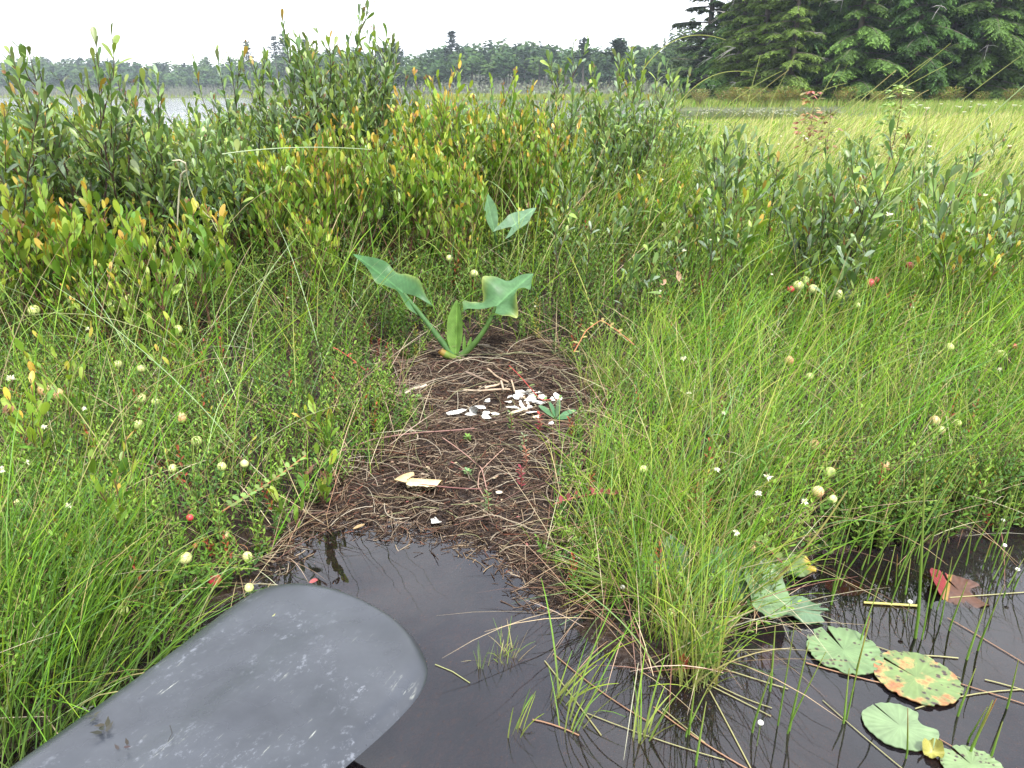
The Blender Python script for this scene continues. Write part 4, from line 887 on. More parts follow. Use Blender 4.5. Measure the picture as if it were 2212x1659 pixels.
SH = [(695, 495, 190, 46, WH, 'long white eggshell fragment lying leftmost of all', .15, .15), (865, 515, 120, 40, WH, 'flat white fragment left of the folded upright shell', 0, .2), (1040, 545, 110, 50, WH, 'white fragment lying right under the folded upright shell', .2, .3),
      (1050, 500, 90, 40, WH, 'white fragment behind the folded upright shell', .1, .3), (1155, 500, 95, 34, WH, 'lone pointed white fragment between the two shell groups', -.3, .2),
      (1312, 325, 65, 40, WH, 'small white fragment at the left end of the main pile', 0, .4), (1400, 322, 130, 46, WH, 'broad white fragment in front of the pile top', 0, .3), (1440, 275, 150, 62, WH, 'top white fragment of the shell pile', .2, .4),
      (1500, 270, 60, 70, WH, 'upright splinter of shell on top of the pile', 1.2, .9), (1590, 285, 120, 60, (.8, .78, .68), 'cream white fragment at the back right of the pile', .2, .4), (1550, 345, 120, 46, WH, 'white fragment in the middle of the pile', 0, .3),
      (1630, 365, 140, 50, WH, 'broad white fragment at the right side of the pile', -.2, .3), (1680, 325, 80, 40, (.8, .78, .7), 'small fragment at the right end of the pile behind the broad one', 0, .4), (1340, 445, 150, 62, WH, 'white fragment at the near left of the pile', .1, .3),
      (1450, 425, 90, 60, WH, 'upright white fragment at the near middle of the pile', .8, .6), (1395, 490, 150, 56, CR, 'cream coloured fragment at the near left of the pile', .1, .3), (1560, 482, 175, 52, WH, 'long curved white fragment at the near right of the pile', -.3, .3),
      (1610, 545, 100, 34, CR, 'cream fragment below the long curved white one', 0, .2), (1780, 622, 60, 30, WH, 'small white fragment under the seedling', 0, .2), (1855, 320, 60, 50, WH, 'small white fragment right of the pile by the red stem', .5, .5), (1790, 345, 50, 34, WH, 'tiny white fragment between pile and red stem', 0, .4),
      (1055, 365, 60, 34, WH, 'small white fragment with a cranberry shoot through it', 0, .3), (1060, 280, 50, 40, (.68, .55, .5), 'small pinkish fragment left of the sticks', 0, .4), (985, 200, 26, 20, WH, 'tiny round white chip above the sticks', 0, .2), (1530, 238, 50, 34, TN, 'small tan fragment behind the pile', .3, .5), (1520, 250, 40, 30, (.8, .78, .7), 'tiny fragment behind the pile next to the tan one', 0, .4),
      (345, 1220, 96, 84, TN, 'square tan fragment above the rolled tan shell', .3, .5), (300, 1275, 110, 34, (.30, .27, .26), 'grey wet fragment between the square and the rolled shell', 0, .2), (435, 1612, 80, 50, TN, 'small tan fragment at the water edge', .4, .3), (1190, 1395, 60, 26, (.62, .55, .42), 'flat tan chip low in the clearing', .3, .2)]
for a, b, wp, hp, c, lab, rt, tl in SH:
    u, v = z2(a, b); shell(u, v, wp*.192*SHS, hp*.165*SHS, c, lab, rt, tl, 1.0 if rt >= 0 else -1.0, .007 if b > 250 else .005)
for i, (a, b) in enumerate([(1300, 380), (1360, 300), (1475, 330), (1530, 300), (1510, 390), (1600, 410), (1660, 290), (1430, 380), (1480, 460), (1300, 480), (1350, 520), (1460, 520), (1530, 440), (1720, 380), (1120, 540), (1560, 250)]):
    u, v = z2(a, b); shell(u, v, random.uniform(7, 15), random.uniform(4, 9), [WH, (.8, .78, .7), CR][i % 3], f"{['tiny white', 'tiny off white', 'tiny cream'][i % 3]} eggshell chip among the larger pieces", random.uniform(0, 3), .6, 1, .004, group=f"{['tiny white', 'tiny off white', 'tiny cream'][i % 3]} eggshell chips among the larger pieces")
shell(941, 1128, 26, 17, WH, 'white oval fragment lying in the mud at the pool edge', .5, .2)
def rolled(p, Ld, R, ang0, ang1, col, rz, lab, tilt=0, edge=None, taper=.0):
    mb = MB(); K, M = 14, 14; t = np.linspace(-.5, .5, K); a = np.linspace(ang0, ang1, M)
    g = np.random.default_rng(int(Ld*9999)); jag = g.uniform(-.1, .1, (K, 1))*np.linspace(-1, 1, M)[None]
    A = a[None]+jag; Rr = R*(1-taper*(t[:, None]+.5)**2)
    sq = (t*(1+0))[:, None]*(1-.25*np.abs(np.linspace(-1, 1, M))[None]**2)
    X = sq*Ld; Y = Rr*np.cos(A); Z = Rr*np.sin(A)+R
    v1 = np.stack([X, Y, Z], -1); v2 = np.stack([X, Y*.93, (Z-R)*.93+R], -1)
    c = np.array(col)*np.ones((K, M, 3)); 
    if edge is not None: c[:, :3] = edge; c[:, -2:] = edge
    mb.add(v1, gridfaces(1, K, M), c.reshape(-1, 3)); mb.add(v2, gridfaces(1, K, M), c.reshape(-1, 3)*.9)
    o = mb.build('eggshell_fragment', M_SHELL, loc=p); o.rotation_euler = (0, tilt, rz); prop(o, lab, 'eggshell'); return o
p = on(*z2(945, 545), .042); p = on(*z2(945, 545), float(height(p[0], p[1]))+.002); rolled(p, .036, .011, -.4, 2.4, WH, 1.05, 'folded white eggshell standing up at the left of the shells', .35)
p = on(*z2(330, 1400), .03); p = on(*z2(330, 1400), float(height(p[0], p[1]))+.001); rolled(p, .062, .012, -1.2, 2.6, (.62, .46, .22), -.05, 'large rolled tan eggshell with a folded lip above the pool edge', .04, (.72, .60, .34))
p = on(*z2(195, 1360), .03); p = on(*z2(195, 1360), float(height(p[0], p[1]))+.002); rolled(p, .034, .017, .2, 2.2, (.50, .36, .18), .9, 'pointed tan shell flap at the left end of the rolled shell', -.3, None, .6)

# ------------------------------------------------------------------ sticks and runners
def stick(name, pts, r, col, lab, cat='stick', hz=.008, leafy=0, leafc=(.3, .08, .06)):
    W = []
    for a, b in pts:
        u, v = z2(a, b) if name != 'runner' or leafy < 0 else (a, b)
        q = on(u, v, .035); h = max(float(height(q[0], q[1])), 0)+hz; W.append(on(u, v, h))
    W = np.array(W); o0 = W[0].copy()
    t = np.linspace(0, len(W)-1, 10+4*len(W)); i = np.minimum(t.astype(int), len(W)-2); f = (t-i)[:, None]
    P = W[i]*(1-f)+W[i+1]*f-o0; P = np.concatenate([P[:1], (P[:-2]+2*P[1:-1]+P[2:])/4, P[-1:]]); P[:, 2] += .0008*np.sin(t*3)
    e = empty(name, o0, lab, cat); mb = MB(); tube(mb, P, r*(1+.07*np.sin(t*7)), col, 7); mb.build('stem', M_STEM, e)
    if leafy:
        n = abs(leafy); k = np.linspace(2, len(P)-1, n).astype(int); side = np.where(np.arange(n) % 2 == 0, 1, -1)[:, None]
        d = nrm(np.gradient(P, axis=0)[k]); s = np.cross(d, (0, 0, 1.0)); ml = MB()
        leaves(ml, P[k], s*side+d*.4+np.array((0, 0, .5)), np.repeat([[0, -.3, 1.0]], n, 0), U(.009, .013, n), U(.005, .007, n), jit(leafc, n, .2), LEATHER, -.1)
        ml.build('foliage', M_SMALL, e)
stick('stick', [(790, 242), (900, 250), (1100, 238), (1310, 236)], .0022, (.36, .27, .19), 'pale straight stick lying behind the shells')
stick('stick', [(1030, 218), (1130, 195), (1225, 160)], .0024, (.38, .29, .20), 'short forked pale stick above the straight one')
stick('stick', [(820, 40), (960, 100), (1145, 162)], .0024, (.17, .12, .09), 'thick dark stick running down from the arum')
stick('stick', [(1213, 140), (1242, 245)], .0022, (.34, .26, .19), 'short stick standing across the others', hz=.013)
stick('stick', [(1330, 130), (1368, 262)], .0018, (.34, .25, .17), 'thin stick right of the crossing short stick', hz=.013)
stick('stick', [(130, 285), (230, 230), (370, 185)], .0028, (.46, .37, .28), 'pale thick stick at the left rim of the clearing')
stick('stick', [(1060, 0), (1150, 80), (1300, 155)], .0022, (.30, .22, .15), 'long curved stick at the back of the clearing')
stick('runner', [(885, 1045), (960, 1052), (1040, 1056)], .0009, (.20, .09, .08), 'thin dark red runner lying over the tan shell', 'runner', .02)
stick('runner', [(640, 1030), (720, 980), (800, 950), (900, 935), (1025, 925)], .0012, (.22, .12, .10), 'long reddish runner crossing the clearing under the shells', 'runner', .010)
stick('runner', [(955, 945), (1010, 985), (1040, 1010), (1052, 1060)], .0009, (.34, .20, .16), 'pink wiry runner curving down the clearing', 'runner', .008)
stick('runner', [(1060, 1100), (1032, 1050), (1035, 1020), (1088, 970)], .0009, (.32, .2, .15), 'wiry runner crossing the pink one', 'runner', .008)
stick('runner', [(1370, 745), (1330, 712), (1300, 690), (1265, 715), (1240, 760)], .0010, (.35, .13, .06), 'arching leafy red runner right of the arum', 'runner', .10, 14, (.26, .24, .08))
stick('runner', [(1195, 1090), (1240, 1075), (1290, 1065), (1330, 1068)], .0011, (.30, .10, .08), 'runner with dark red leaves at the right of the clearing', 'runner', .035, 16, (.20, .045, .045))
stick('runner', [(1100, 790), (1130, 820), (1170, 865), (1210, 862)], .0009, (.33, .05, .04), 'bright red runner reaching down into the shell pile', 'runner', .02, 8, (.14, .2, .06))
stick('runner', [(480, 1105), (540, 1068), (600, 1030), (660, 985)], .0011, (.25, .11, .05), 'arching cranberry runner with paired leaves on the left bank', 'runner', .06, 22, (.17, .24, .07))
stick('runner', [(720, 750), (760, 775), (790, 800)], .0011, (.38, .07, .05), 'short scarlet runner left of the arum', 'runner', .03, 4, (.3, .06, .05))
stick('runner', [(1600, 1165), (1650, 1175), (1700, 1225)], .0010, (.22, .08, .05), 'dark red runner bending over the lily leaves', 'runner', .05, 12, (.16, .22, .06))
for u, v, cc, lab in [(1165, 930, (.28, .05, .05), 'small red shoot at the right of the clearing'), (1135, 1000, (.30, .12, .08), 'orange red cranberry shoot in the clearing'), (1125, 1040, (.26, .05, .06), 'crimson cranberry shoot low in the clearing'),
                      (1103, 925, (.13, .20, .05), 'green cranberry shoot in the clearing below the shells'), (1010, 945, (.16, .26, .06), 'tiny bright green seedling in the clearing'), (1053, 1085, (.12, .19, .06), 'green cranberry shoot low in the clearing'),
                      (1130, 975, (.18, .24, .12), 'pale grey green shoot in the middle of the clearing'), (1010, 1018, (.15, .24, .09), 'tiny seedling above the tan shell'), (905, 870, (.14, .24, .06), 'tiny seedling at the left rim of the clearing')]:
    p = on(u, v, .03); p[2] = max(float(height(p[0], p[1])), 0)
    e = empty('cranberry_shoot', p, lab, 'plant'); mb, ml = MB(), MB(); H = .035 if 'seedling' not in lab else .010
    tube(mb, [(0, 0, -.004), (.002, 0, H*.5), (.0, 0, H)], .0007, (.2, .08, .05), 4); mb.build('stem', M_STEM, e)
    n = 15; t = (np.arange(n)+1)/n; a = np.arange(n)*2.4; leaves(ml, np.stack([a*0, a*0, t*H], -1), np.stack([np.cos(a), np.sin(a), .6+0*a], -1), np.stack([-np.cos(a)*.5, -np.sin(a)*.5, 1+0*a], -1), U(.007, .010, n), U(.003, .0045, n), jit(cc, n, .2), LEATHER, -.1)
    ml.build('foliage', M_SMALL, e)

# ------------------------------------------------------------------ lily pads
def pad_mat():
    m, n, o = new_mat('lily_pad'); L = n.links.new
    a = n.nodes.new('ShaderNodeAttribute'); a.attribute_name = 'Col'
    oi = n.nodes.new('ShaderNodeTexCoord')
    nz = n.nodes.new('ShaderNodeTexNoise'); nz.inputs['Scale'].default_value = 55; nz.inputs['Detail'].default_value = 4; L(oi.outputs['Object'], nz.inputs['Vector'])
    mr = n.nodes.new('ShaderNodeMapRange'); mr.inputs[1].default_value = .3; mr.inputs[2].default_value = .7; mr.inputs[3].default_value = .86; mr.inputs[4].default_value = 1.12; L(nz.outputs[0], mr.inputs[0])
    mr.inputs[3].default_value = .50; mr.inputs[4].default_value = .80
    s = n.nodes.new('ShaderNodeVectorMath'); s.operation = 'SCALE'; L(a.outputs['Color'], s.inputs[0]); L(mr.outputs[0], s.inputs['Scale'])
    p = n.nodes.new('ShaderNodeBsdfPrincipled'); p.inputs['Roughness'].default_value = .42; p.inputs['Specular IOR Level'].default_value = .6; L(s.outputs[0], p.inputs['Base Color'])
    L(p.outputs[0], o.inputs[0]); return m
M_PAD = pad_mat()
def pad(u0, v0, u1, v1, notch, lab, base=(.13, .22, .085), style='plain', z=.003, tilt=(0, 0), bites=(), cup=0.0, wave=0.0, nw=.16, seed=1, rotz=0.0, cat='lily pad', asp=1.0):
    uc, vc = (u0+u1)/2, (v0+v1)/2
    c = on(uc, vc, z); rx = (on(u1, vc, z)[0]-on(u0, vc, z)[0])/2; ry = (on(uc, v0, z)[1]-on(uc, v1, z)[1])/2*asp
    g = np.random.default_rng(seed); K, M = 44, 200
    a = np.linspace(notch+nw/2, notch+2*PI-nw/2, M); r = np.linspace(0.0, 1, K)
    rag = 1+.012*np.sin(a*9+g.uniform(0, 6))+.015*np.sin(a*5+g.uniform(0, 6))
    if style in ('spots', 'rot'): rag = rag-.05*np.clip(np.sin(a*17+g.uniform(0, 6))*np.sin(a*3+g.uniform(0, 6))-.35, 0, 1)*2
    for b0, bw, bd in bites: rag = rag-bd*np.exp(-(((a-b0+PI) % (2*PI)-PI)/bw)**4)
    aa = a[None]+(1-r[:, None])*0; R = r[:, None]*rag[None]
    X = R*np.cos(aa)*rx; Y = R*np.sin(aa)*ry
    Z = cup*(R**2)+wave*R**2*np.sin(aa*3+seed)+wave*.5*R**3*np.sin(aa*7+seed*2)+.0012*np.sin(aa*24)*R**2*.3
    C = np.array(base)*np.ones((K, M, 3)); vein = 1+.22*np.abs(np.cos(aa*9))[..., None]**30*(1-.5*R[..., None])
    C = C*vein; C = np.where((R > .975*rag.max())[..., None], C*.75, C)
    if style in ('spots', 'rot'):
        ns = 46 if style == 'spots' else 60
        for _ in range(ns):
            sa = g.uniform(0, 2*PI); sr = math.sqrt(g.uniform(.12, 1)); sx, sy = sr*math.cos(sa), sr*math.sin(sa); w_ = g.uniform(.018, .05)
            dd = np.hypot(R*np.cos(aa)-sx, R*np.sin(aa)-sy); C = np.where((dd < w_)[..., None], np.array((.045, .03, .03)), np.where((dd < w_*1.5)[..., None], C*.75+np.array((.05, .02, .01)), C))
    if style == 'rot':
        q = wob(R*np.cos(aa)*1.2, R*np.sin(aa)*1.2, 3.1, 1)+.5*wob(R*np.cos(aa), R*np.sin(aa), 9, 3)+.9*np.clip(-(R*np.cos(aa))*.8-.1, 0, 1)+.9*np.clip(-R*np.sin(aa)-.55, 0, 1)
        q = q+.25*wob(R*np.cos(aa), R*np.sin(aa), 21, 5)+.1*rng.normal(0, 1, q.shape); C = mixc(C, np.array((.40, .33, .12))*np.ones_like(C), np.clip((q-.25)*3.5, 0, 1)); C = mixc(C, np.array((.42, .17, .06))*np.ones_like(C), np.clip((q-.55)*3, 0, 1)); C = mixc(C, np.array((.12, .05, .04))*np.ones_like(C), np.clip((q-1.25)*4, 0, .8))
    if style == 'yellow_edge':
        q = np.clip((R*np.cos(aa)-.35)*3+.5*wob(aa, R, 4), 0, 1); C = mixc(C, np.array((.50, .36, .05))*np.ones_like(C), q)
    if style == 'brown':
        C = np.array((.16, .055, .03))*np.ones_like(C)*(1+.25*wob(R*np.cos(aa), R*np.sin(aa), 11))[..., None]
    if style == 'redfold':
        q = R*np.sin(aa+.5)
        C = np.array((.12, .05, .03))*np.ones_like(C)*(1+.2*wob(R*np.cos(aa), R*np.sin(aa), 11))[..., None]
        C = np.where((R*np.cos(aa+.2) < -.42)[..., None], np.array((.24, .02, .025)), np.where((R*np.cos(aa+.2) < -.28)[..., None], np.array((.36, .20, .04)), C))
        Z = Z+np.clip(-.42-R*np.cos(aa+.2), 0, 1)*.03
    ca, sa_ = math.cos(rotz), math.sin(rotz)
    V = np.stack([X*ca-Y*sa_, X*sa_+Y*ca, Z], -1)
    mb = MB(); mb.add(V, gridfaces(1, K, M), C.reshape(-1, 3)); mb.add(V-np.array((0, 0, .0009)), gridfaces(1, K, M)[:, ::-1], C.reshape(-1, 3)*.8)
    o = mb.build('lily_pad' if cat == 'lily pad' else 'sunken_leaf', M_PAD, loc=c); o.rotation_euler = (tilt[0], tilt[1], 0); prop(o, lab, cat); return o
def q5(a, b): return 1416+.36*a, 1062+.36*b
def padz(x0, x1, y0, y1, *a, **k):
    u0, v0 = q5(x0, y0); u1, v1 = q5(x1, y1); return pad(u0, v0, u1, v1, *a, **k)
padz(915, 1345, 805, 1095, 1.75, 'round green lily pad with dark specks and a notch at its back', (.17, .27, .11), 'spots', bites=[(2.3, .12, .12), (4.1, .1, .08)], seed=4, cup=.001)
padz(1325, 1808, 950, 1278, 2.45, 'green lily pad rotting orange along its left edge', (.17, .25, .08), 'rot', seed=6, cup=.001, nw=.10, rotz=-.25)
padz(1258, 1680, 1262, 1548, 2.15, 'smooth green lily pad with a big bite out of its right side', (.19, .28, .13), 'plain', bites=[(.45, .32, .36)], seed=8, nw=.08, rotz=-.2)
padz(1718, 2075, 1515, 1760, 1.9, 'green lily pad cut by the bottom edge with a ragged speckled rim', (.20, .29, .12), 'spots', bites=[(2.0, .15, .15), (.9, .12, .12)], seed=11)
padz(1605, 1722, 1508, 1612, .9, 'small yellow curled lily leaf at the bottom right', (.42, .40, .10), 'plain', seed=13, cup=.008, wave=.004, tilt=(.3, -.3))
padz(742, 1040, 632, 782, -.3, 'blue green lily pad with a torn right end at the tip of the upright leaves', (.13, .22, .12), 'plain', bites=[(-.6, .25, .35), (.3, .18, .3)], seed=15, wave=.003, z=.006)
padz(515, 800, 465, 715, 2.5, 'large shiny lily leaf tipped up beside the sedge point', (.17, .27, .12), 'plain', seed=17, z=.03, tilt=(.35, .25), wave=.004, cup=.006)
padz(300, 560, 385, 620, 2.2, 'dark green lily leaf standing behind the sedge blades left of the shiny one', (.10, .20, .09), 'plain', seed=19, z=.035, tilt=(.5, -.2), wave=.006, cup=.008)
padz(540, 785, 335, 500, 1.2, 'green lily leaf behind the large shiny one', (.13, .22, .07), 'spots', seed=21, z=.025, tilt=(.3, .1), wave=.004)
padz(735, 962, 385, 490, .3, 'lily leaf turning yellow and orange at its right end', (.15, .22, .07), 'yellow_edge', seed=23, z=.015, tilt=(.15, .1), wave=.003)
padz(885, 1105, 150, 298, 1.0, 'dark green lily leaf hidden under the right bank', (.09, .17, .05), 'spots', seed=25, z=.02, tilt=(.4, 0), wave=.004)
padz(30, 200, 310, 480, 1.9, 'dark round lily leaf in the sedge of the point', (.10, .20, .09), 'plain', seed=27, z=.04, tilt=(.5, .1), wave=.005)
padz(-110, 60, 380, 520, 1.9, 'dark round lily leaf low in the sedge left of the other', (.11, .20, .09), 'plain', seed=28, z=.03, tilt=(.4, -.2), wave=.005)
padz(1645, 2000, 500, 690, 2.0, 'brown lily leaf with a raised crimson and yellow folded edge', style='redfold', seed=29, z=.001, tilt=(.03, .05), wave=.002, rotz=-.35)
padz(1020, 1245, 525, 625, 2.0, 'brown sunken lily leaf under the water near the right bank', style='brown', seed=31, z=-.006, cat='sunken leaf')
padz(545, 735, 900, 1060, 2.0, 'dark red sunken lily leaf right of the tip tuft', style='brown', seed=33, z=-.008, cat='sunken leaf')

# ------------------------------------------------------------------ rushes standing in the right pool
def rush(u, v, H, lx, ly, lab, r=.0012, col=(.13, .24, .035), group='rush stems standing in the right pool', tipc=(.24, .26, .07)):
    p = on(u, v, 0)
    if group:
        a_ = ('back' if v < 1240 else ('middle' if v < 1420 else 'front'))+(' left' if u < 1750 else (' centre' if u < 2000 else ' right')); lab = f'thin green rush stem standing at the {a_} of the right pool'; group = f'rush stems at the {a_} of the right pool'
    e = empty('rush_stem', (p[0], p[1], 0), lab, 'rush', group); mb = MB(); s = np.linspace(0, 1, 8)
    P = np.stack([lx*s+.1*lx*s**2, ly*s, H*s-.03*(1-s)*0], -1); P[0, 2] = -.03
    tube(mb, P, r*(1-.7*s**1.5), mixc(np.array(col)*.9*np.ones((8, 3)), np.array(tipc)*np.ones((8, 3)), s**2), 5); mb.build('stem', M_GRASS, e)
RS = [(575, 1465, 245, 0), (1405, 690, 1565, 270), (1570, 880, 1625, 0), (1600, 890, 1700, 300), (1050, 680, 1130, 420), (1310, 640, 1400, 420), (1235, 470, 1270, 380), (1440, 570, 1455, 375), (1710, 800, 1780, 390),
      (1760, 830, 1870, 540), (800, 1440, 915, 900), (735, 1400, 840, 780), (1145, 1370, 1280, 750), (1200, 1100, 1285, 760), (690, 1200, 720, 800), (1865, 1010, 1990, 640), (1930, 950, 2090, 560), (2110, 1300, 2180, 1010),
      (1880, 1570, 2040, 1240), (1900, 1540, 2020, 1250), (2010, 1600, 2080, 1380), (1510, 1600, 1520, 1300), (1810, 1350, 1915, 1060), (575, 1440, 700, 1050), (240, 1650, 300, 1260), (200, 1460, 240, 1130), (1130, 1400, 1160, 1060),
      (780, 1450, 1010, 960), (1500, 620, 1530, 400), (1650, 700, 1720, 480), (1990, 600, 2120, 330), (2050, 560, 2150, 320), (1865, 440, 1900, 250), (2080, 640, 2200, 400), (1960, 470, 2010, 300), (170, 1480, 300, 1180), (1870, 1500, 1990, 1290)]
for i, (x0, y0, x1, y1) in enumerate(RS):
    if i == 0: continue
    u0, v0 = q5(x0, y0); u1, v1 = q5(x1, y1); a = on(u0, v0, 0); b = at(u1, v1, a[1]+random.uniform(-.01, .02))
    if i == 2: rush(u0, v0, b[2]+.03, b[0]-a[0], .01, 'thickest and tallest rush stem in the right pool', .0019, group=None)
    else: rush(u0, v0, b[2], b[0]-a[0], b[1]-a[1], 'thin green rush stem rising from the right pool', random.uniform(.0009, .0015), tipc=(.24, .26, .07) if random.random() < .8 else (.30, .12, .05))
for i in range(34):                              # the stand along the back of the right pool
    u = random.uniform(1750, 2300); v = np.interp(u, [1700, 1900, 2212, 2320], [1225, 1200, 1165, 1150])+abs(random.gauss(0, 1))*55
    rush(u, v, random.uniform(.05, .17), random.uniform(.0, .07), random.uniform(-.02, .03), 'thin green rush stem rising from the right pool', random.uniform(.0008, .0013))
# floating straws
mbn = 0
for i in range(22):
    u = random.uniform(1180, 2260); v = random.uniform(1260, 1640)
    if u < 1500: v = random.uniform(1480, 1650)
    p = on(u, v, .0); az = random.gauss(-.5, .5); Ln = random.uniform(.05, .14); mb = MB(); s = np.linspace(-.5, .5, 6); cv = random.uniform(-.2, .2)
    tube(mb, np.stack([Ln*s*math.cos(az), Ln*s*math.sin(az)+cv*Ln*s**2, .0012+0*s], -1), random.uniform(.0005, .0009), (.30, .28, .13) if i % 3 else (.30, .17, .10), 4)
    prop(mb.build('floating_straw', M_LITTER, loc=(p[0], p[1], 0)), 'thin pale straw floating on the dark pool', 'straw', 'straws floating on the pool')
u0, v0 = q5(1250, 665); u1, v1 = q5(1578, 685); a, b = on(u0, v0, .002), on(u1, v1, .002); mb = MB(); tube(mb, [(0, 0, 0), b-a], .0016, (.42, .38, .12), 6)
prop(mb.build('floating_straw', M_LITTER, loc=a), 'short thick yellow straw floating in front of the crimson edged leaf', 'straw')
a, b = on(940, 1435, .001), on(1015, 1475, .001); mb = MB(); tube(mb, [(0, 0, 0), (b-a)*.5+np.array((0, .003, 0)), b-a], .0006, (.35, .36, .15), 4); prop(mb.build('floating_straw', M_LITTER, loc=a), 'fine pale straw floating right of the paddle tip', 'straw')
# pipewort buttons
for u, v, lab in [(1643, 1561, 'white button flower above open water near the bottom'), (2167, 1124, 'upper white button flower in the back right corner of the pool'), (2170, 1178, 'middle white button flower at the right bank'), (2198, 1230, 'lowest white button flower at the right edge'), (1966, 1300, 'white button flower by the thick rush stems'), (1345, 1598-330, 'white button flower in the mud right of the pool')]:
    p = on(u, v, .03); e = empty('button_flower', (p[0], p[1], 0), lab, 'flower'); mb = MB(); tube(mb, [(0, 0, -.02), (0, 0, .03)], .0005, (.16, .22, .07), 4); mb.build('stalk', M_GRASS, e)
    mb = MB(); K, M = 7, 10; t_ = np.linspace(.05, PI-.05, K); a_ = np.arange(M)*2*PI/M; T_, A_ = np.meshgrid(t_, a_, indexing='ij'); mb.add(np.stack([.003*np.sin(T_)*np.cos(A_), .003*np.sin(T_)*np.sin(A_), .03+.0024*np.cos(T_)], -1), gridfaces(1, K, M, True), (.75, .74, .70)); mb.build('flower_head', M_PETAL, e)

# ------------------------------------------------------------------ culms over the horizon and other long blades
def culm(u0, v0, u1, v1, yy, bow, lab, r=.0011, col=(.24, .27, .07), name='sedge_culm', group=None, tipc=None):
    A, B = at(u0, v0, yy), at(u1, v1, yy+.05); mid = (A+B)/2+np.array((-bow*.4, 0, bow)); A[2] = max(A[2], float(height(A[0], yy)))
    e = MB(); P = bez(A, mid, B, 16)-A; C = mixc(np.array(col)*np.ones((16, 3)), np.array(tipc if tipc else col)*np.ones((16, 3)), np.linspace(0, 1, 16)**3)
    tube(e, P, r*np.linspace(1, .5, 16), C, 5); prop(e.build(name, M_GRASS, loc=A), lab, 'sedge', group)
for i, (a, b, c, d, w_) in enumerate([(1680, 720, 980, 560, .01), (1300, 590, 1770, 260, 0), (1250, 575, 1655, 345, .0), (1290, 600, 1780, 372, .01), (1180, 590, 1445, 420, .0), (950, 590, 1105, 385, .0), (690, 560, 835, 335, .0), (560, 530, 628, 335, 0),
       (600, 540, 800, 420, .01), (500, 560, 760, 425, .02), (330, 510, 570, 435, .05), (1830, 570, 2200, 330, .01), (1500, 640, 1640, 540, .03), (940, 570, 1145, 500, .03), (1080, 640, 1300, 540, .02), (170, 280, 422, 240, .06)]):
    if i == 0: continue
    A = (1416+.36*a, .36*b); B = (1416+.36*c, .36*d); dx, dy = B[0]-A[0], B[1]-A[1]
    culm(A[0]-dx*1.0, A[1]-dy*1.0+40, B[0], B[1], random.uniform(2.0, 2.9), w_*1.5, 'long pale sedge culm leaning right over the meadow against the dark trees', .0016, group='long sedge culms leaning right above the meadow', tipc=(.30, .22, .10) if i % 4 == 0 else None)
culm(1640, 700, 2240, 160, 1.9, .0, 'longest pale sedge culm running diagonally to the right edge', .0021, (.22, .30, .14))
culm(480, 333, 800, 323, 1.9, .02, 'pale straight blade lying level across the left thicket', .0016, (.38, .45, .28))
A0 = at(372, 347, 1.62)
mb = MB(); pp = np.array([at(u, v, 1.62+k*.004)-A0 for k, (u, v) in enumerate([(372, 347), (388, 346), (400, 352), (405, 368), (397, 371), (391, 378), (388, 410), (385, 450), (383, 487)])]); tube(mb, pp, [.0012, .0018, .002, .002, .002, .0022, .0022, .002, .0012], (.50, .46, .34), 5)
qq = np.array([at(u, v, 1.64)-A0 for u, v in [(401, 356), (404, 380), (409, 402), (418, 425), (430, 448), (457, 474), (500, 560)]]); tube(mb, qq, .0011, (.40, .40, .22), 5)
prop(mb.build('dead_grass', M_GRASS, loc=A0), 'pale folded dead blade hanging in front of the left thicket', 'dead grass')
culm(1570, 1480-20, 1830, 1060, .75, .0, 'broad bent sedge blade rising right from the tuft over the lily leaf', .0022, (.26, .24, .07))
culm(1745, 1235, 2000, 1010, .95, .01, 'thick yellow green blade slanting over the right bank', .0022, (.24, .28, .07))
culm(200, 760, 250, 540, 1.5, .0, 'tan dead culm bending up the left side', .0012, (.33, .24, .14)); culm(430, 790, 545, 525, 1.5, .02, 'long tan culm curving right to a small flower head', .0011, (.36, .30, .18))
for i in range(46):                              # taller free culms across the thicket and the mat
    yv = random.uniform(1.3, 3.0); s = random.uniform(-.72, .62); x = s*yv; hz = float(height(x, yv))
    if dclear(np.array(x), np.array(yv)) > -.08: continue
    e = MB(); H = random.uniform(.35, .62) if yv > 1.8 else random.uniform(.2, .34); lx = random.uniform(-.1, .32)*H/.4
    tube(e, bez((0, 0, 0), (lx*.25, 0, H*.7), (lx, random.uniform(-.05, .05), H*random.uniform(.8, 1)), 14), .0010*np.linspace(1, .5, 14), (.20, .27, .06) if i % 3 else (.30, .26, .12), 4)
    prop(e.build('sedge_culm', M_GRASS, loc=(x, yv, hz)), f'thin loose culm standing over the {"back" if yv > 2.2 else "front"} {"left" if s < -.1 else "right"} of the mat', 'sedge', f'loose culms over the {"back" if yv > 2.2 else "front"} {"left" if s < -.1 else "right"} of the mat')

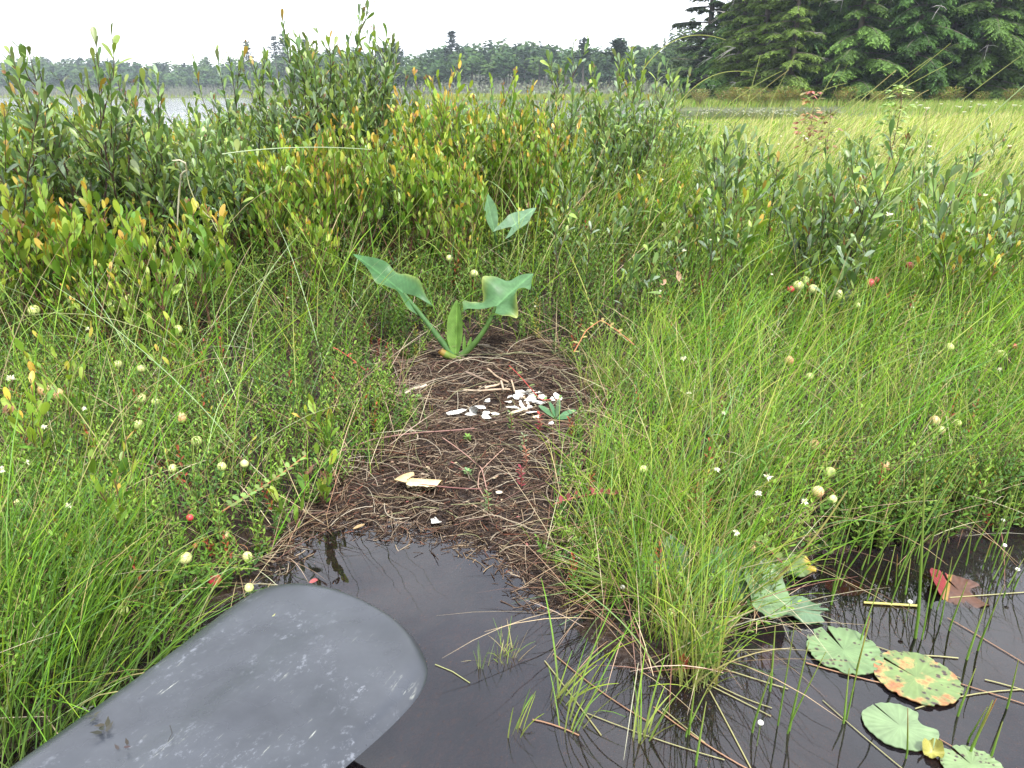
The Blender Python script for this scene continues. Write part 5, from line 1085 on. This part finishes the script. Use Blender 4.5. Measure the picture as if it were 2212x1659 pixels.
# ------------------------------------------------------------------ brown leaves lying in the left bank
def dead_leaf(u, v, h, L, W, d, n_, c, lab):
    p = on(u, v, h); mb = MB(); leaves(mb, np.zeros((1, 3)), np.array([d], float), np.array([n_], float), L, W, np.array([c]), [(0, .1), (.15, .6), (.4, 1), (.7, .9), (.9, .5), (1, .05)], .25, .3)
    prop(mb.build('dead_leaf', M_LEAF, loc=p), lab, 'dead leaf')
dead_leaf(95, 1075, .06, .045, .02, (.6, -.5, -.3), (0, -.6, 1), (.20, .07, .035), 'curled red brown leaf on the left bank'); dead_leaf(380, 1020, .07, .03, .014, (.1, .1, -1), (.2, -1, .2), (.26, .045, .035), 'dark red leaf hanging by the cranberry shoots')
dead_leaf(85, 1290, .08, .05, .012, (.1, -.1, -1), (.2, -1, .2), (.22, .10, .05), 'brown strap leaf hanging in the left tussock'); dead_leaf(1800, 730, .06, .03, .016, (.3, 0, .5), (0, -1, .2), (.28, .14, .10), 'dry pinkish leaf at the foot of a meadow shrub')
dead_leaf(1463, 585, .18, .028, .014, (.3, 0, -1), (0, -1, .2), (.48, .28, .2), 'upper dry curled leaf on the dark bare stem'); dead_leaf(1440, 603, .16, .02, .012, (-.6, 0, -.6), (0, -1, .2), (.48, .28, .2), 'lower dry curled leaf on the dark bare stem')
dead_leaf(762, 1143, .004, .018, .008, (1, .3, 0), (0, 0, 1), (.40, .28, .14), 'small tan leaf floating at the back of the pool'); dead_leaf(668, 1258, .02, .012, .007, (1, 0, .1), (0, -.3, 1), (.45, .12, .12), 'small pink leaf at the edge of the paddle')

# ------------------------------------------------------------------ paddle
def paddle_mat():
    m, n, o = new_mat('paddle_plastic'); L = n.links.new
    tc = n.nodes.new('ShaderNodeTexCoord')
    def noise(sc, det, mapping=None, rough=.5):
        nz = n.nodes.new('ShaderNodeTexNoise'); nz.inputs['Scale'].default_value = sc; nz.inputs['Detail'].default_value = det; nz.inputs['Roughness'].default_value = rough
        if mapping:
            mp = n.nodes.new('ShaderNodeMapping'); mp.inputs['Scale'].default_value = mapping; L(tc.outputs['Object'], mp.inputs[0]); L(mp.outputs[0], nz.inputs['Vector'])
        else: L(tc.outputs['Object'], nz.inputs['Vector'])
        return nz.outputs[0]
    def ramp(src, a, b):
        r = n.nodes.new('ShaderNodeMapRange'); r.inputs[1].default_value = a; r.inputs[2].default_value = b; L(src, r.inputs[0]); return r.outputs[0]
    def mul(a, b):
        k = n.nodes.new('ShaderNodeMath'); k.operation = 'MULTIPLY'; L(a, k.inputs[0]); L(b, k.inputs[1]); return k.outputs[0]
    base = n.nodes.new('ShaderNodeMixRGB'); base.inputs[1].default_value = (.020, .023, .030, 1); base.inputs[2].default_value = (.046, .051, .062, 1); L(ramp(noise(9, 6, None, .6), .35, .65), base.inputs[0])
    scuff = mul(ramp(noise(105, 6, (1.3, .8, 1), .75), .56, .66), ramp(noise(11, 4), .45, .58))
    scr = mul(ramp(noise(110, 6, (2.2, .22, 1), .7), .60, .66), ramp(noise(17, 4), .54, .64))
    mxs = n.nodes.new('ShaderNodeMixRGB'); mxs.inputs[2].default_value = (.115, .124, .145, 1); L(scuff, mxs.inputs[0]); L(base.outputs[0], mxs.inputs[1])
    mx2 = n.nodes.new('ShaderNodeMixRGB'); mx2.inputs[2].default_value = (.26, .27, .24, 1); L(scr, mx2.inputs[0]); L(mxs.outputs[0], mx2.inputs[1])
    p = n.nodes.new('ShaderNodeBsdfPrincipled'); L(mx2.outputs[0], p.inputs['Base Color']); p.inputs['Specular IOR Level'].default_value = .48
    rr = n.nodes.new('ShaderNodeMapRange'); rr.inputs[1].default_value = .3; rr.inputs[2].default_value = .7; rr.inputs[3].default_value = .20; rr.inputs[4].default_value = .38; L(noise(14, 4), rr.inputs[0]); L(rr.outputs[0], p.inputs['Roughness'])
    b = n.nodes.new('ShaderNodeBump'); b.inputs['Strength'].default_value = .4; b.inputs['Distance'].default_value = .002; L(noise(16, 3, (2, .4, 1)), b.inputs['Height']); L(b.outputs[0], p.inputs['Normal'])
    L(p.outputs[0], o.inputs[0]); return m
def paddle():
    def pl(u, v):                               # blade plane: dips toward its tip
        d = ray(u, v); k = -.16; z0 = .165      # z = z0 + k*(y-.35)
        t = (z0-k*.35-EYE)/(d[2]-k*d[1]); return np.array((d[0]*t, d[1]*t, EYE+d[2]*t))
    Lft = [(-330, 1960), (-260, 1860), (-150, 1780), (20, 1659), (160, 1560), (320, 1448), (480, 1325), (530, 1289), (570, 1271), (610, 1263), (650, 1262)]
    Rgt = [(60, 2170), (230, 2080), (400, 1950), (560, 1825), (745, 1659), (830, 1585), (880, 1535), (912, 1495), (926, 1458), (921, 1422), (897, 1379), (852, 1336), (800, 1306), (740, 1281), (690, 1267), (650, 1262)]
    lw = np.array([pl(*q) for q in Lft]); rw = np.array([pl(*q) for q in Rgt])
    O = pl(420, 1560); ax = nrm(pl(500, 1310)-pl(20, 1659)); up = nrm(np.cross(nrm(pl(800, 1500)-pl(300, 1500)), nrm(pl(500, 1300)-pl(500, 1600)))); ac = np.cross(ax, up)
    def loc(P): return np.stack([(P-O)@ac, (P-O)@ax], -1)
    l2, r2 = loc(lw), loc(rw)
    # smooth the outline, then sample it by angle round the blade so the tip stays round
    out = np.concatenate([l2, r2[::-1][1:]]); 
    for _ in range(2):                          # Chaikin corner cutting of the open outline
        a, b = out[:-1], out[1:]; out = np.concatenate([out[:1], np.stack([a*.75+b*.25, a*.25+b*.75], 1).reshape(-1, 2), out[-1:]])
    seg = np.r_[0, np.cumsum(np.linalg.norm(np.diff(out, axis=0), axis=1))]; t = np.linspace(0, seg[-1], 160); out = np.stack([np.interp(t, seg, out[:, 0]), np.interp(t, seg, out[:, 1])], -1)
    cx = (out[0, 0]+out[-1, 0])/2; K = 46
    ymin = min(out[0, 1], out[-1, 1]); ytip = out[:, 1].max()-.055
    core = np.stack([np.full(len(out), 0.0), np.clip(out[:, 1], ymin, ytip)], -1)
    midx = np.interp(core[:, 1], [ymin, ytip], [cx, (l2[-5, 0]+r2[-8, 0])/2+.0]); core[:, 0] = midx
    q = np.linspace(0, 1, K)**.8
    XY = core[None]*(1-q)[:, None, None]+out[None]*q[:, None, None]
    half = .09
    ridgex = np.interp(XY[..., 1], [ymin, ytip], [cx+.004, cx+.03]); fade = np.clip((ytip+.02-XY[..., 1])/.14, 0, 1)
    zt = .0035*(1-q[:, None]**10)+.0028*np.exp(-((XY[..., 0]-ridgex)/.024)**2)*fade+.004*(q[:, None]**2)*(1-q[:, None]**14)
    zb = -.0035*(1-q[:, None]**10)-.003*np.exp(-((XY[..., 0]-ridgex)/.02)**2)*fade
    Vt = np.concatenate([XY, zt[..., None]], -1); Vb = np.concatenate([XY, zb[..., None]], -1)
    V = np.concatenate([Vt, Vb[::-1]], 0)
    mb = MB(); mb.add(V, gridfaces(1, 2*K, len(out)), (.05, .05, .06))
    from mathutils import Matrix
    Mx = Matrix(((ac[0], ax[0], up[0]), (ac[1], ax[1], up[1]), (ac[2], ax[2], up[2])))
    e = empty('paddle', O, 'dark grey scuffed paddle with its wide blade reaching in over the pool', 'paddle'); e.rotation_euler = Mx.to_euler()
    M = paddle_mat(); mb.build('blade', M, e)
    mb = MB(); s = np.linspace(0, 1, 12)[:, None]; tube(mb, np.array((cx, ymin+.10, .004))*(1-s)+np.array((cx-.01, ymin-.45, .0))*s, np.r_[.003, .009, .013, np.full(9, .0145)], (.05, .05, .06), 14); mb.build('shaft', M, e)
    def bit(u, v, s, c, lab, n=5, cat='debris'):
        p = pl(u, v)+up*.008; mb = MB(); a = U(0, 2*PI, n); leaves(mb, rng.normal(0, s*.25, (n, 3))*(1, 1, .15), np.stack([np.cos(a), np.sin(a), U(0, .3, n)], -1), np.repeat([[0, 0, 1.]], n, 0), U(.5, 1, n)*s, s*.35, jit(c, n, .2), [(0, .5), (.4, 1), (.7, .5), (1, .1)], .1)
        prop(mb.build('plant_scrap', M_LITTER, loc=p), lab, cat)
    bit(228, 1597, .011, (.03, .028, .02), 'largest black scrap of rotten leaf stuck on the paddle'); bit(205, 1565, .007, (.04, .04, .03), 'small dark scrap above the largest one on the paddle', 4); bit(190, 1553, .005, (.05, .05, .04), 'tiny dark crumb highest of the scraps on the paddle', 3)
    bit(263, 1645, .007, (.05, .04, .03), 'dark scrap near the bottom edge of the paddle', 3); bit(587, 1347, .004, (.30, .33, .14), 'tiny yellow green scrap near the top of the paddle blade', 2)
    e2 = MB(); W = [pl(370, 1595)+up*.011, pl(375, 1612)+up*.011, pl(366, 1630)+up*.011]; tube(e2, [w_-W[0] for w_ in W], .0003, (.05, .05, .05), 4); prop(e2.build('plant_scrap', M_LITTER, loc=W[0]), 'hair thin dark thread lying on the paddle', 'debris')
paddle()

# ------------------------------------------------------------------ conifers on the right
def conifer(name, H, R, base, nb, rs, colr, drop=.35, bare=0.0, dead=6, dens=1.0, top=1.0):
    """trunk, limbs in whorls and flat drooping sprays"""
    g = np.random.default_rng(rs); ms, ml, deads = MB(), MB(), []
    s = np.linspace(0, 1, 12); tube(ms, np.stack([.1*np.sin(s*3+rs), .1*np.cos(s*2+rs), s*H], -1), np.linspace(H*.018, .02, 12), (.09, .07, .055), 8)
    BP, BD, BN, BL_, BC = [], [], [], [], []
    for b in range(nb):
        f = base+(1-base)*(b/nb)**1.0; z = f*H; az = b*2.4+g.uniform(-.4, .4)
        Lb = R*np.clip(1-f, .05, 1)**.75*g.uniform(.6, 1.12)
        K = 8; t = np.linspace(0, 1, K); up0 = g.uniform(-.05, .25)
        P = np.stack([math.cos(az)*Lb*t, math.sin(az)*Lb*t, z+Lb*(up0*t-drop*t**2)], -1)
        tubes(ms, P[None], np.linspace(.035, .008, K)[None]*(H/9), np.tile((.10, .08, .065), (1, K, 1)), 4)
        n2 = int(54*dens*Lb/1.6)+6; tt = g.uniform(.10+bare, 1, n2); kk = tt*(K-1); i0 = np.minimum(kk.astype(int), K-2); fr = (kk-i0)[:, None]; q = P[i0]*(1-fr)+P[i0+1]*fr
        d = nrm(P[i0+1]-P[i0]); side = np.cross(d, (0, 0, 1.0))*np.where(g.random(n2) < .5, 1, -1)[:, None]
        sd = nrm(d*g.uniform(.3, 1.1, (n2, 1))+side*g.uniform(.4, 1.1, (n2, 1))+np.array((0, 0, -1.))*g.uniform(0, .45, (n2, 1)))
        SL = Lb*g.uniform(.14, .34, n2)*(1.15-.6*tt)+.12
        clump = g.uniform(.65, 1.35)
        for j in range(n2):                     # needles along each spray: narrow twiglets both sides
            m = max(6, int(SL[j]/.040)); w_ = np.linspace(.05, 1, m); sgn = np.where(np.arange(m) % 2 == 0, 1, -1)[:, None]
            c = q[j]+sd[j]*SL[j]*w_[:, None]+np.array((0, 0, -1.))*SL[j]*.25*w_[:, None]**2
            l = np.cross(sd[j], (0, 0, 1.0)); l = l/max(np.linalg.norm(l), .1)
            BP.append(c); BD.append(l*sgn*g.uniform(.6, 1.1, (m, 1))+sd[j]*.75+g.normal(0, .18, (m, 3))-np.array((0, 0, .25))); BN.append(np.tile((0, 0, 1.), (m, 1))+g.normal(0, .35, (m, 3)))
            BL_.append(g.uniform(.11, .23, m)*(1.15-.5*w_)); BC.append(np.array(colr)[None]*clump*g.uniform(.7, 1.3, (m, 1))*(1+.45*w_[:, None]**2*np.array((.9, 1, .3))))
    BP, BD, BN, BL_, BC = map(np.concatenate, (BP, BD, BN, BL_, BC))
    flats(ml, BP, BD, BN, BL_, BL_*.46, np.clip(BC, .004, .5), [(0, .5), (.5, 1), (1, .25)], -.15)
    for _ in range(dead):                       # grey dead twigs
        z = g.uniform(.05, .6)*H; az = g.uniform(0, 2*PI); r0 = R*(1-z/H)*g.uniform(.6, .95); p0 = np.array((math.cos(az)*r0, math.sin(az)*r0, z))
        md = MB(); deads.append(md)
        for k in range(5):
            d = np.array((math.cos(az+g.uniform(-1, 1)), math.sin(az+g.uniform(-1, 1)), g.uniform(-1.0, .1)))*g.uniform(.25, .8); tube(md, [p0-d*.02*k, p0+d*.5+(0, 0, .05), p0+d], [.014, .009, .004], (.36, .34, .31), 4)
    e = empty(name, (0, 0, 0), name, 'tree')
    ms.build('trunk', M_STEM, e); ml.build('crown', M_NEEDLE, e)
    for md in deads: md.build('dead_branch', M_STEM, e)
    return e
HC = (.046, .092, .026)
P1 = [conifer('hemlock', 11.0, 3.6, .02, 88, 11, HC, .38), conifer('hemlock', 10.0, 3.2, .03, 84, 12, (.075, .130, .034), .30), conifer('hemlock', 12.0, 3.8, .02, 90, 13, (.036, .076, .024), .45), conifer('spruce', 11.0, 2.4, .03, 80, 14, (.115, .17, .042), .22)]
# (u at base, distance, which, scale, label)
TREES = [(1590, 47, 3, .95, 'yellow green spruce nearest the open sky at the left of the dark wood'), (1640, 44, 3, 1.05, 'second yellow green spruce from the left in the dark wood'), (1690, 46, 1, 1.05, 'pale hemlock third from the left in the dark wood'),
         (1700, 41, 3, .9, 'narrow spruce with grey twigs at the meadow edge'), (1765, 43, 0, 1.0, 'hemlock with drooping sprays left of the middle of the wood'), (1840, 41, 1, 1.1, 'large hemlock whose low limbs reach the reddish saplings'),
         (1905, 44, 2, 1.05, 'dark hemlock behind the pale maple sapling'), (1965, 40, 0, 1.0, 'hemlock with a broad layered skirt above the maple sapling'), (2040, 42, 2, 1.0, 'dark hemlock in the right half of the wood'), (2110, 40, 1, 1.05, 'hemlock with light limb tips near the right edge'),
         (2190, 42, 0, 1.1, 'dark hemlock at the right picture edge'), (2270, 41, 2, 1.0, 'hemlock just past the right picture edge')]
usedt = set()
def put_tree(proto, x, y, sc, lab, rz):
    o = proto if proto.name not in usedt else copy_tree(proto)
    if o is proto: usedt.add(proto.name)
    o['label'] = lab; o.location = (x, y, float(np.minimum(height(x, y), .2))-.05); o.rotation_euler = (0, 0, rz); o.scale = (sc, sc, sc); return o
for u, y, k, sc, lab in TREES:
    d = ray(u, 200); x = d[0]/d[1]*y; put_tree(P1[k], x, y, sc, lab, random.uniform(0, 6.28))
for i, (u, y) in enumerate([(1610, 54), (1660, 52), (1730, 50), (1810, 51), (1880, 50), (1950, 49), (2020, 51), (2090, 49), (2160, 50), (2240, 49), (2320, 48), (1770, 58), (1920, 58), (2060, 58), (2200, 58), (2370, 44), (1600, 60), (1680, 62), (1760, 64), (1850, 63), (1990, 63), (2130, 63), (2270, 62), (1640, 66)]):
    d = ray(u, 200); x = d[0]/d[1]*y; o = put_tree(P1[i % 3], x, y, random.uniform(1.15, 1.4), 'dark conifer filling the back of the wood on the right', random.uniform(0, 6.28)); o['group'] = 'dark conifers filling the back of the wood'
sp = conifer('spruce', 12, 2.6, .06, 74, 21, (.034, .050, .030), .10, bare=.12, dead=8, dens=.9)
d = ray(1520, 200); put_tree(sp, d[0]/d[1]*56, 56, 1.25, 'thin tall spruce with ragged see through limbs against the sky', .5); sp.name = 'ragged_spruce'
HZ = [(1412, 118, 150, 'smallest hazy conifer where the near wood meets the far hill'), (1428, 108, 140, 'second smallest hazy conifer beside the far hill'), (1443, 100, 128, 'third hazy conifer sloping down toward the far hill'),
      (1458, 90, 118, 'hazy conifer in the middle of the slope down to the far hill'), (1470, 86, 104, 'hazy conifer next above the middle of the slope'), (1484, 76, 96, 'hazy conifer just left of the ragged spruce'), (1500, 84, 84, 'rounded hazy conifer below the ragged spruce'),
      (1520, 66, 76, 'hazy conifer right of the ragged spruce trunk'), (1548, 50, 66, 'tall hazy conifer between the ragged spruce and the dark wood'), (1575, 20, 58, 'tall conifer at the left flank of the dark wood')]
for i, (u, vt, y, lab) in enumerate(HZ):
    k = [1, 3, 0, 1, 3, 1, 0, 3, 1, 3][i]; H0 = [11, 10, 12, 11][k]; d = ray(u, 200); put_tree(P1[k], d[0]/d[1]*y, y, ((204-vt)/FPX*y*1.07+.6)/H0, lab, i*1.3).scale[0] *= 1.25
# brown and yellow ferns and low bushes at the foot of the wood
fern0 = None
for i in range(40):
    u = random.uniform(1500, 2240) if i % 3 else random.uniform(1500, 1720); y = random.uniform(33, 38); d = ray(u, 200); x = d[0]/d[1]*y
    if fern0 is None:
        fern0 = empty('fern_clump', (0, 0, 0), 'yellow brown fern clump at the foot of the dark wood', 'fern', 'fern clumps along the foot of the wood'); mb = MB(); n = 420
        a = U(0, 2*PI, n); r = U(0, .45, n); z = U(.15, .95, n); C = np.array([(.24, .25, .06), (.30, .18, .08), (.12, .19, .04)])[rng.choice(3, n, p=[.4, .18, .42])]*U(.7, 1.2, n)[:, None]
        leaves(mb, np.stack([r*np.cos(a), r*np.sin(a), z], -1), np.stack([np.cos(a), np.sin(a), U(-.2, .9, n)], -1), np.stack([-np.cos(a)*.4, -np.sin(a)*.4, np.ones(n)], -1), U(.08, .2, n), U(.03, .06, n), C, [(0, .3), (.4, 1), (1, .1)], -.2); mb.build('foliage', M_LEAF, fern0)
        mb = MB()
        for k in range(9): aa = k*.7; tube(mb, [(0, 0, 0), (.2*math.cos(aa), .2*math.sin(aa), .5), (.4*math.cos(aa), .4*math.sin(aa), .8)], .008, (.2, .12, .06), 4)
        mb.build('stem', M_STEM, fern0); o = fern0
    else: o = copy_tree(fern0)
    q = random.uniform(.55, 1.05); o.location = (x, y, .05); o.scale = (q, q, q*.9); o.rotation_euler = (0, 0, random.uniform(0, 6))

# ------------------------------------------------------------------ white flowers in the inlet
fl0 = None
for i in range(120):
    y = random.uniform(17.8, 24); s = random.uniform(.24, .375) if i < 85 else random.uniform(.50, .75); x = s*y
    if i >= 85: y = random.uniform(9, 19); x = s*y
    if fl0 is None:
        fl0 = empty('pond_flower', (0, 0, 0), 'white flower dotted over the pond inlet before the wood', 'flower', 'white flowers dotted over the inlet'); mb = MB(); n = 10; a = np.arange(n)*.628
        leaves(mb, np.tile((0, 0, .16), (n, 1)), np.stack([np.cos(a), np.sin(a), .8+0*a], -1), np.stack([-np.cos(a), -np.sin(a), 1+0*a], -1), .045, .026, jit((.82, .82, .80), n, .03, .01), LEATHER, .1); mb.build('flower_head', M_PETAL, fl0)
        mb = MB(); tube(mb, [(0, 0, -.05), (0, 0, .16)], .005, (.14, .2, .05), 4); mb.build('stalk', M_GRASS, fl0); o = fl0
    else: o = copy_tree(fl0)
    if i >= 85: o['label'] = 'white flower dotted over the far right meadow'; o['group'] = 'white flowers dotted over the far right meadow'
    hz = max(float(height(x, y)), 0); q = random.uniform(.6, 1.1); o.location = (x, y, hz+(.0 if i < 85 else .16)); o.scale = (q, q, q)

# ------------------------------------------------------------------ far shore woods
def far_wood():
    ml, mt = MB(), MB(); g = rng
    top_v = lambda u: np.interp(u, [-200, 0, 82, 238, 340, 476, 560, 640, 760, 857, 904, 938, 1020, 1102, 1190, 1258, 1333, 1414, 1470], [142, 142, 140, 141, 148, 147, 138, 128, 122, 124, 136, 124, 113, 111, 114, 120, 118, 116, 112])
    trees = []
    for row in range(7):
        u = -260.
        while u < 1490:
            d = ray(u, 200); s = d[0]/d[1]; D0 = float(hill_top(np.array(s)))
            y = D0+2+row*6.5+g.uniform(-2, 2); tv = top_v(u)+g.uniform(-4, 8)-(7 if g.random() < .07 else 0)+(6-row)*3.5*(D0/170 if D0 < 170 else 1.15)
            topz = EYE+(204-tv)/FPX*y*1.07; x = s*y; gz = float(height(np.array(x), np.array(y)))
            Rr = g.uniform(1.5, 3.9)*(y/180)**.4; Hh = g.uniform(5.5, 8)*(y/180)**.4
            trees.append((x, y, topz, Hh, Rr, g.random())); u += Rr*1.15/y*FPX
    for x, y, topz, Hh, Rr, k in trees:
        conif = k < .22; n = 230
        if conif:
            t = g.random(n)**.7; a = g.uniform(0, 2*PI, n); r = Rr*.6*t*g.uniform(.5, 1, n); z = topz-t*Hh
            P = np.stack([x+r*np.cos(a), y+r*np.sin(a), z], -1); C = np.array((.022, .042, .022))*g.uniform(.7, 1.3)
        else:
            nl = 9; ca = g.normal(0, 1, (nl, 3)); ca = ca/np.linalg.norm(ca, axis=1, keepdims=True)*g.uniform(.3, .7, (nl, 1)); idx = g.integers(0, nl, n)
            v_ = g.normal(0, 1, (n, 3)); v_ = v_/np.linalg.norm(v_, axis=1, keepdims=True); q = (ca[idx]+v_*.42*g.uniform(.75, 1.05, (n, 1)))
            P = np.stack([x+q[:, 0]*Rr, y+q[:, 1]*Rr, topz-Hh*.4+q[:, 2]*Hh*.42], -1); C = np.array([(.038, .075, .022), (.055, .095, .025), (.03, .06, .022)][g.integers(3)])*g.uniform(.75, 1.25)
        a = g.uniform(0, 2*PI, n); dd = np.stack([np.cos(a), np.sin(a), g.uniform(-.5, .5, n)], -1); nn = np.stack([g.normal(0, .6, n), g.normal(-.4, .6, n), np.ones(n)], -1)
        sz = g.uniform(.5, 1.0, n)*(y/180)**.6*(1 if not conif else .8)
        flats(ml, P, dd, nn, sz, sz*.75, np.clip(C[None]*g.uniform(.75, 1.25, (n, 1)), .005, .3), [(0, .5), (.5, 1), (1, .4)])
        tube(mt, [(x, y, topz-Hh*1.9), (x, y, topz-Hh*.3)], .12, (.07, .055, .045), 5)
    prop(ml.build('far_wood_canopy', M_FAR), 'hazy blue green wooded hills along the far shore', 'forest', kind='stuff')
    prop(mt.build('far_wood_trunks', M_STEM), 'dark trunks inside the far shore wood', 'forest', kind='stuff')
    # grey dead brush in front of it
    mb = MB(); n = 2600; u = g.uniform(-200, 1470, n); y = np.empty(n); x = np.empty(n)
    for i in range(n):
        d = ray(u[i], 200); s = d[0]/d[1]; D0 = float(hill_top(np.array(s))); y[i] = D0-g.uniform(1, 22); x[i] = s*y[i]
    H = g.uniform(1.0, 3.2, n)*(y/200)**.5; z0 = np.maximum(height(x, y), -.1); s4 = np.linspace(0, 1, 4)
    P = np.stack([x[:, None]+g.normal(0, .12, (n, 1))*H[:, None]*s4, y[:, None]+0*s4, z0[:, None]+H[:, None]*s4], -1)
    tubes(mb, P, np.repeat((g.uniform(.03, .06, n)*(y/200))[:, None], 4, 1)*(1-.6*s4), np.repeat(jit((.20, .185, .165), n, .2, .04)[:, None], 4, 1), 3)
    m = 9000; i = g.integers(0, n, m); P2 = np.stack([x[i]+g.normal(0, .8, m), y[i]+g.normal(0, .8, m), z0[i]+g.uniform(.05, .9, m)*H[i]], -1)
    a = g.uniform(0, 2*PI, m); flats(mb, P2, np.stack([np.cos(a), a*0, np.sin(a)], -1), np.stack([g.normal(0, .4, m), -np.ones(m), g.normal(0, .4, m)], -1), g.uniform(.3, .7, m), g.uniform(.12, .3, m), jit((.13, .15, .09), m, .25, .05), [(0, .4), (.5, 1), (1, .3)])
    prop(mb.build('dead_brush', M_STEM), 'grey brown dead brush and drowned saplings along the far shore', 'brush', kind='stuff')
far_wood()
def far_pine(u, vt, y, w_, lab, rs):
    d = ray(u, 200); x = d[0]/d[1]*y; topz = EYE+(204-vt)/FPX*y*1.07; H = topz-1.5; g = np.random.default_rng(rs)
    e = empty('white_pine', (x, y, 1.5), lab, 'tree'); ms, ml = MB(), MB(); tube(ms, [(0, 0, 0), (0, 0, H)], [.22, .05], (.07, .06, .05), 6)
    for t in np.linspace(.0, .38, 9):
        m = 15; az = g.uniform(0, 2*PI); z = H*(1-t)-g.uniform(0, .3); Lb = w_*(.12+2.4*t)*g.uniform(.45, 1.2)
        for q in (az, az+2.1, az+4.2):
            rr_ = g.uniform(.1, 1, m)*Lb; P = np.stack([rr_*math.cos(q)+g.normal(0, .25, m), rr_*math.sin(q)+g.normal(0, .25, m), z+.15*rr_+g.normal(0, .18, m)], -1); a = g.uniform(0, 2*PI, m)
            flats(ml, P, np.stack([np.cos(a), np.sin(a), .3+0*a], -1), np.stack([g.normal(0, .5, m), g.normal(0, .5, m), np.ones(m)], -1), g.uniform(.5, .9, m), g.uniform(.25, .45, m), jit((.018, .034, .022), m, .2), [(0, .5), (.5, 1), (1, .4)])
            tube(ms, [(0, 0, z-.2), (Lb*math.cos(q), Lb*math.sin(q), z+.15*Lb)], [.05, .02], (.07, .06, .05), 4)
    ms.build('trunk', M_STEM, e); ml.build('crown', M_NEEDLE, e)
for a in [(979, 97, 176, 2.0, 'lone pine standing highest above the far hill in the middle', 1), (545, 116, 235, 2.2, 'flat topped far pine leftmost of the far shore pines', 2), (603, 107, 230, 3.0, 'broad far pine between the thin sweet gale sprigs', 3), (622, 104, 232, 3.0, 'tallest of the far pines left of the big bush', 4),
          (668, 112, 228, 2.4, 'far pine just left of the tall bush', 5), (857, 119, 178, 3.4, 'far pine at the right side of the tall bush', 6), (830, 126, 180, 3.0, 'far pine half hidden by the right side of the tall bush', 7), (1330, 113, 112, 1.4, 'pointed pine on the far shore left of the near wood', 8), (1258, 112, 145, 1.6, 'pointed far pine behind the slender sweet gale', 9)]: far_pine(*a)

# ------------------------------------------------------------------ haze
hz_m, n_, o_ = new_mat('haze'); pv = n_.nodes.new('ShaderNodeVolumePrincipled'); pv.inputs['Density'].default_value = .0006; pv.inputs['Color'].default_value = (.80, .90, 1, 1); pv.inputs['Anisotropy'].default_value = .3
n_.links.new(pv.outputs[0], o_.inputs['Volume'])
x0, x1, y0, y1, z0_, z1 = -905, 905, -8, 905, -1.7, 34
V = np.array([(x0, y0, z0_), (x1, y0, z0_), (x1, y1, z0_), (x0, y1, z0_), (x0, y0, z1), (x1, y0, z1), (x1, y1, z1), (x0, y1, z1)])
mb = MB(); mb.add(V, [(3, 2, 1, 0), (4, 5, 6, 7), (0, 1, 5, 4), (1, 2, 6, 5), (2, 3, 7, 6), (3, 0, 4, 7)], (1, 1, 1)); hz = mb.build('haze', hz_m, smooth=False); prop(hz, 'thin pale haze over the lake and woods', 'haze', kind='stuff')
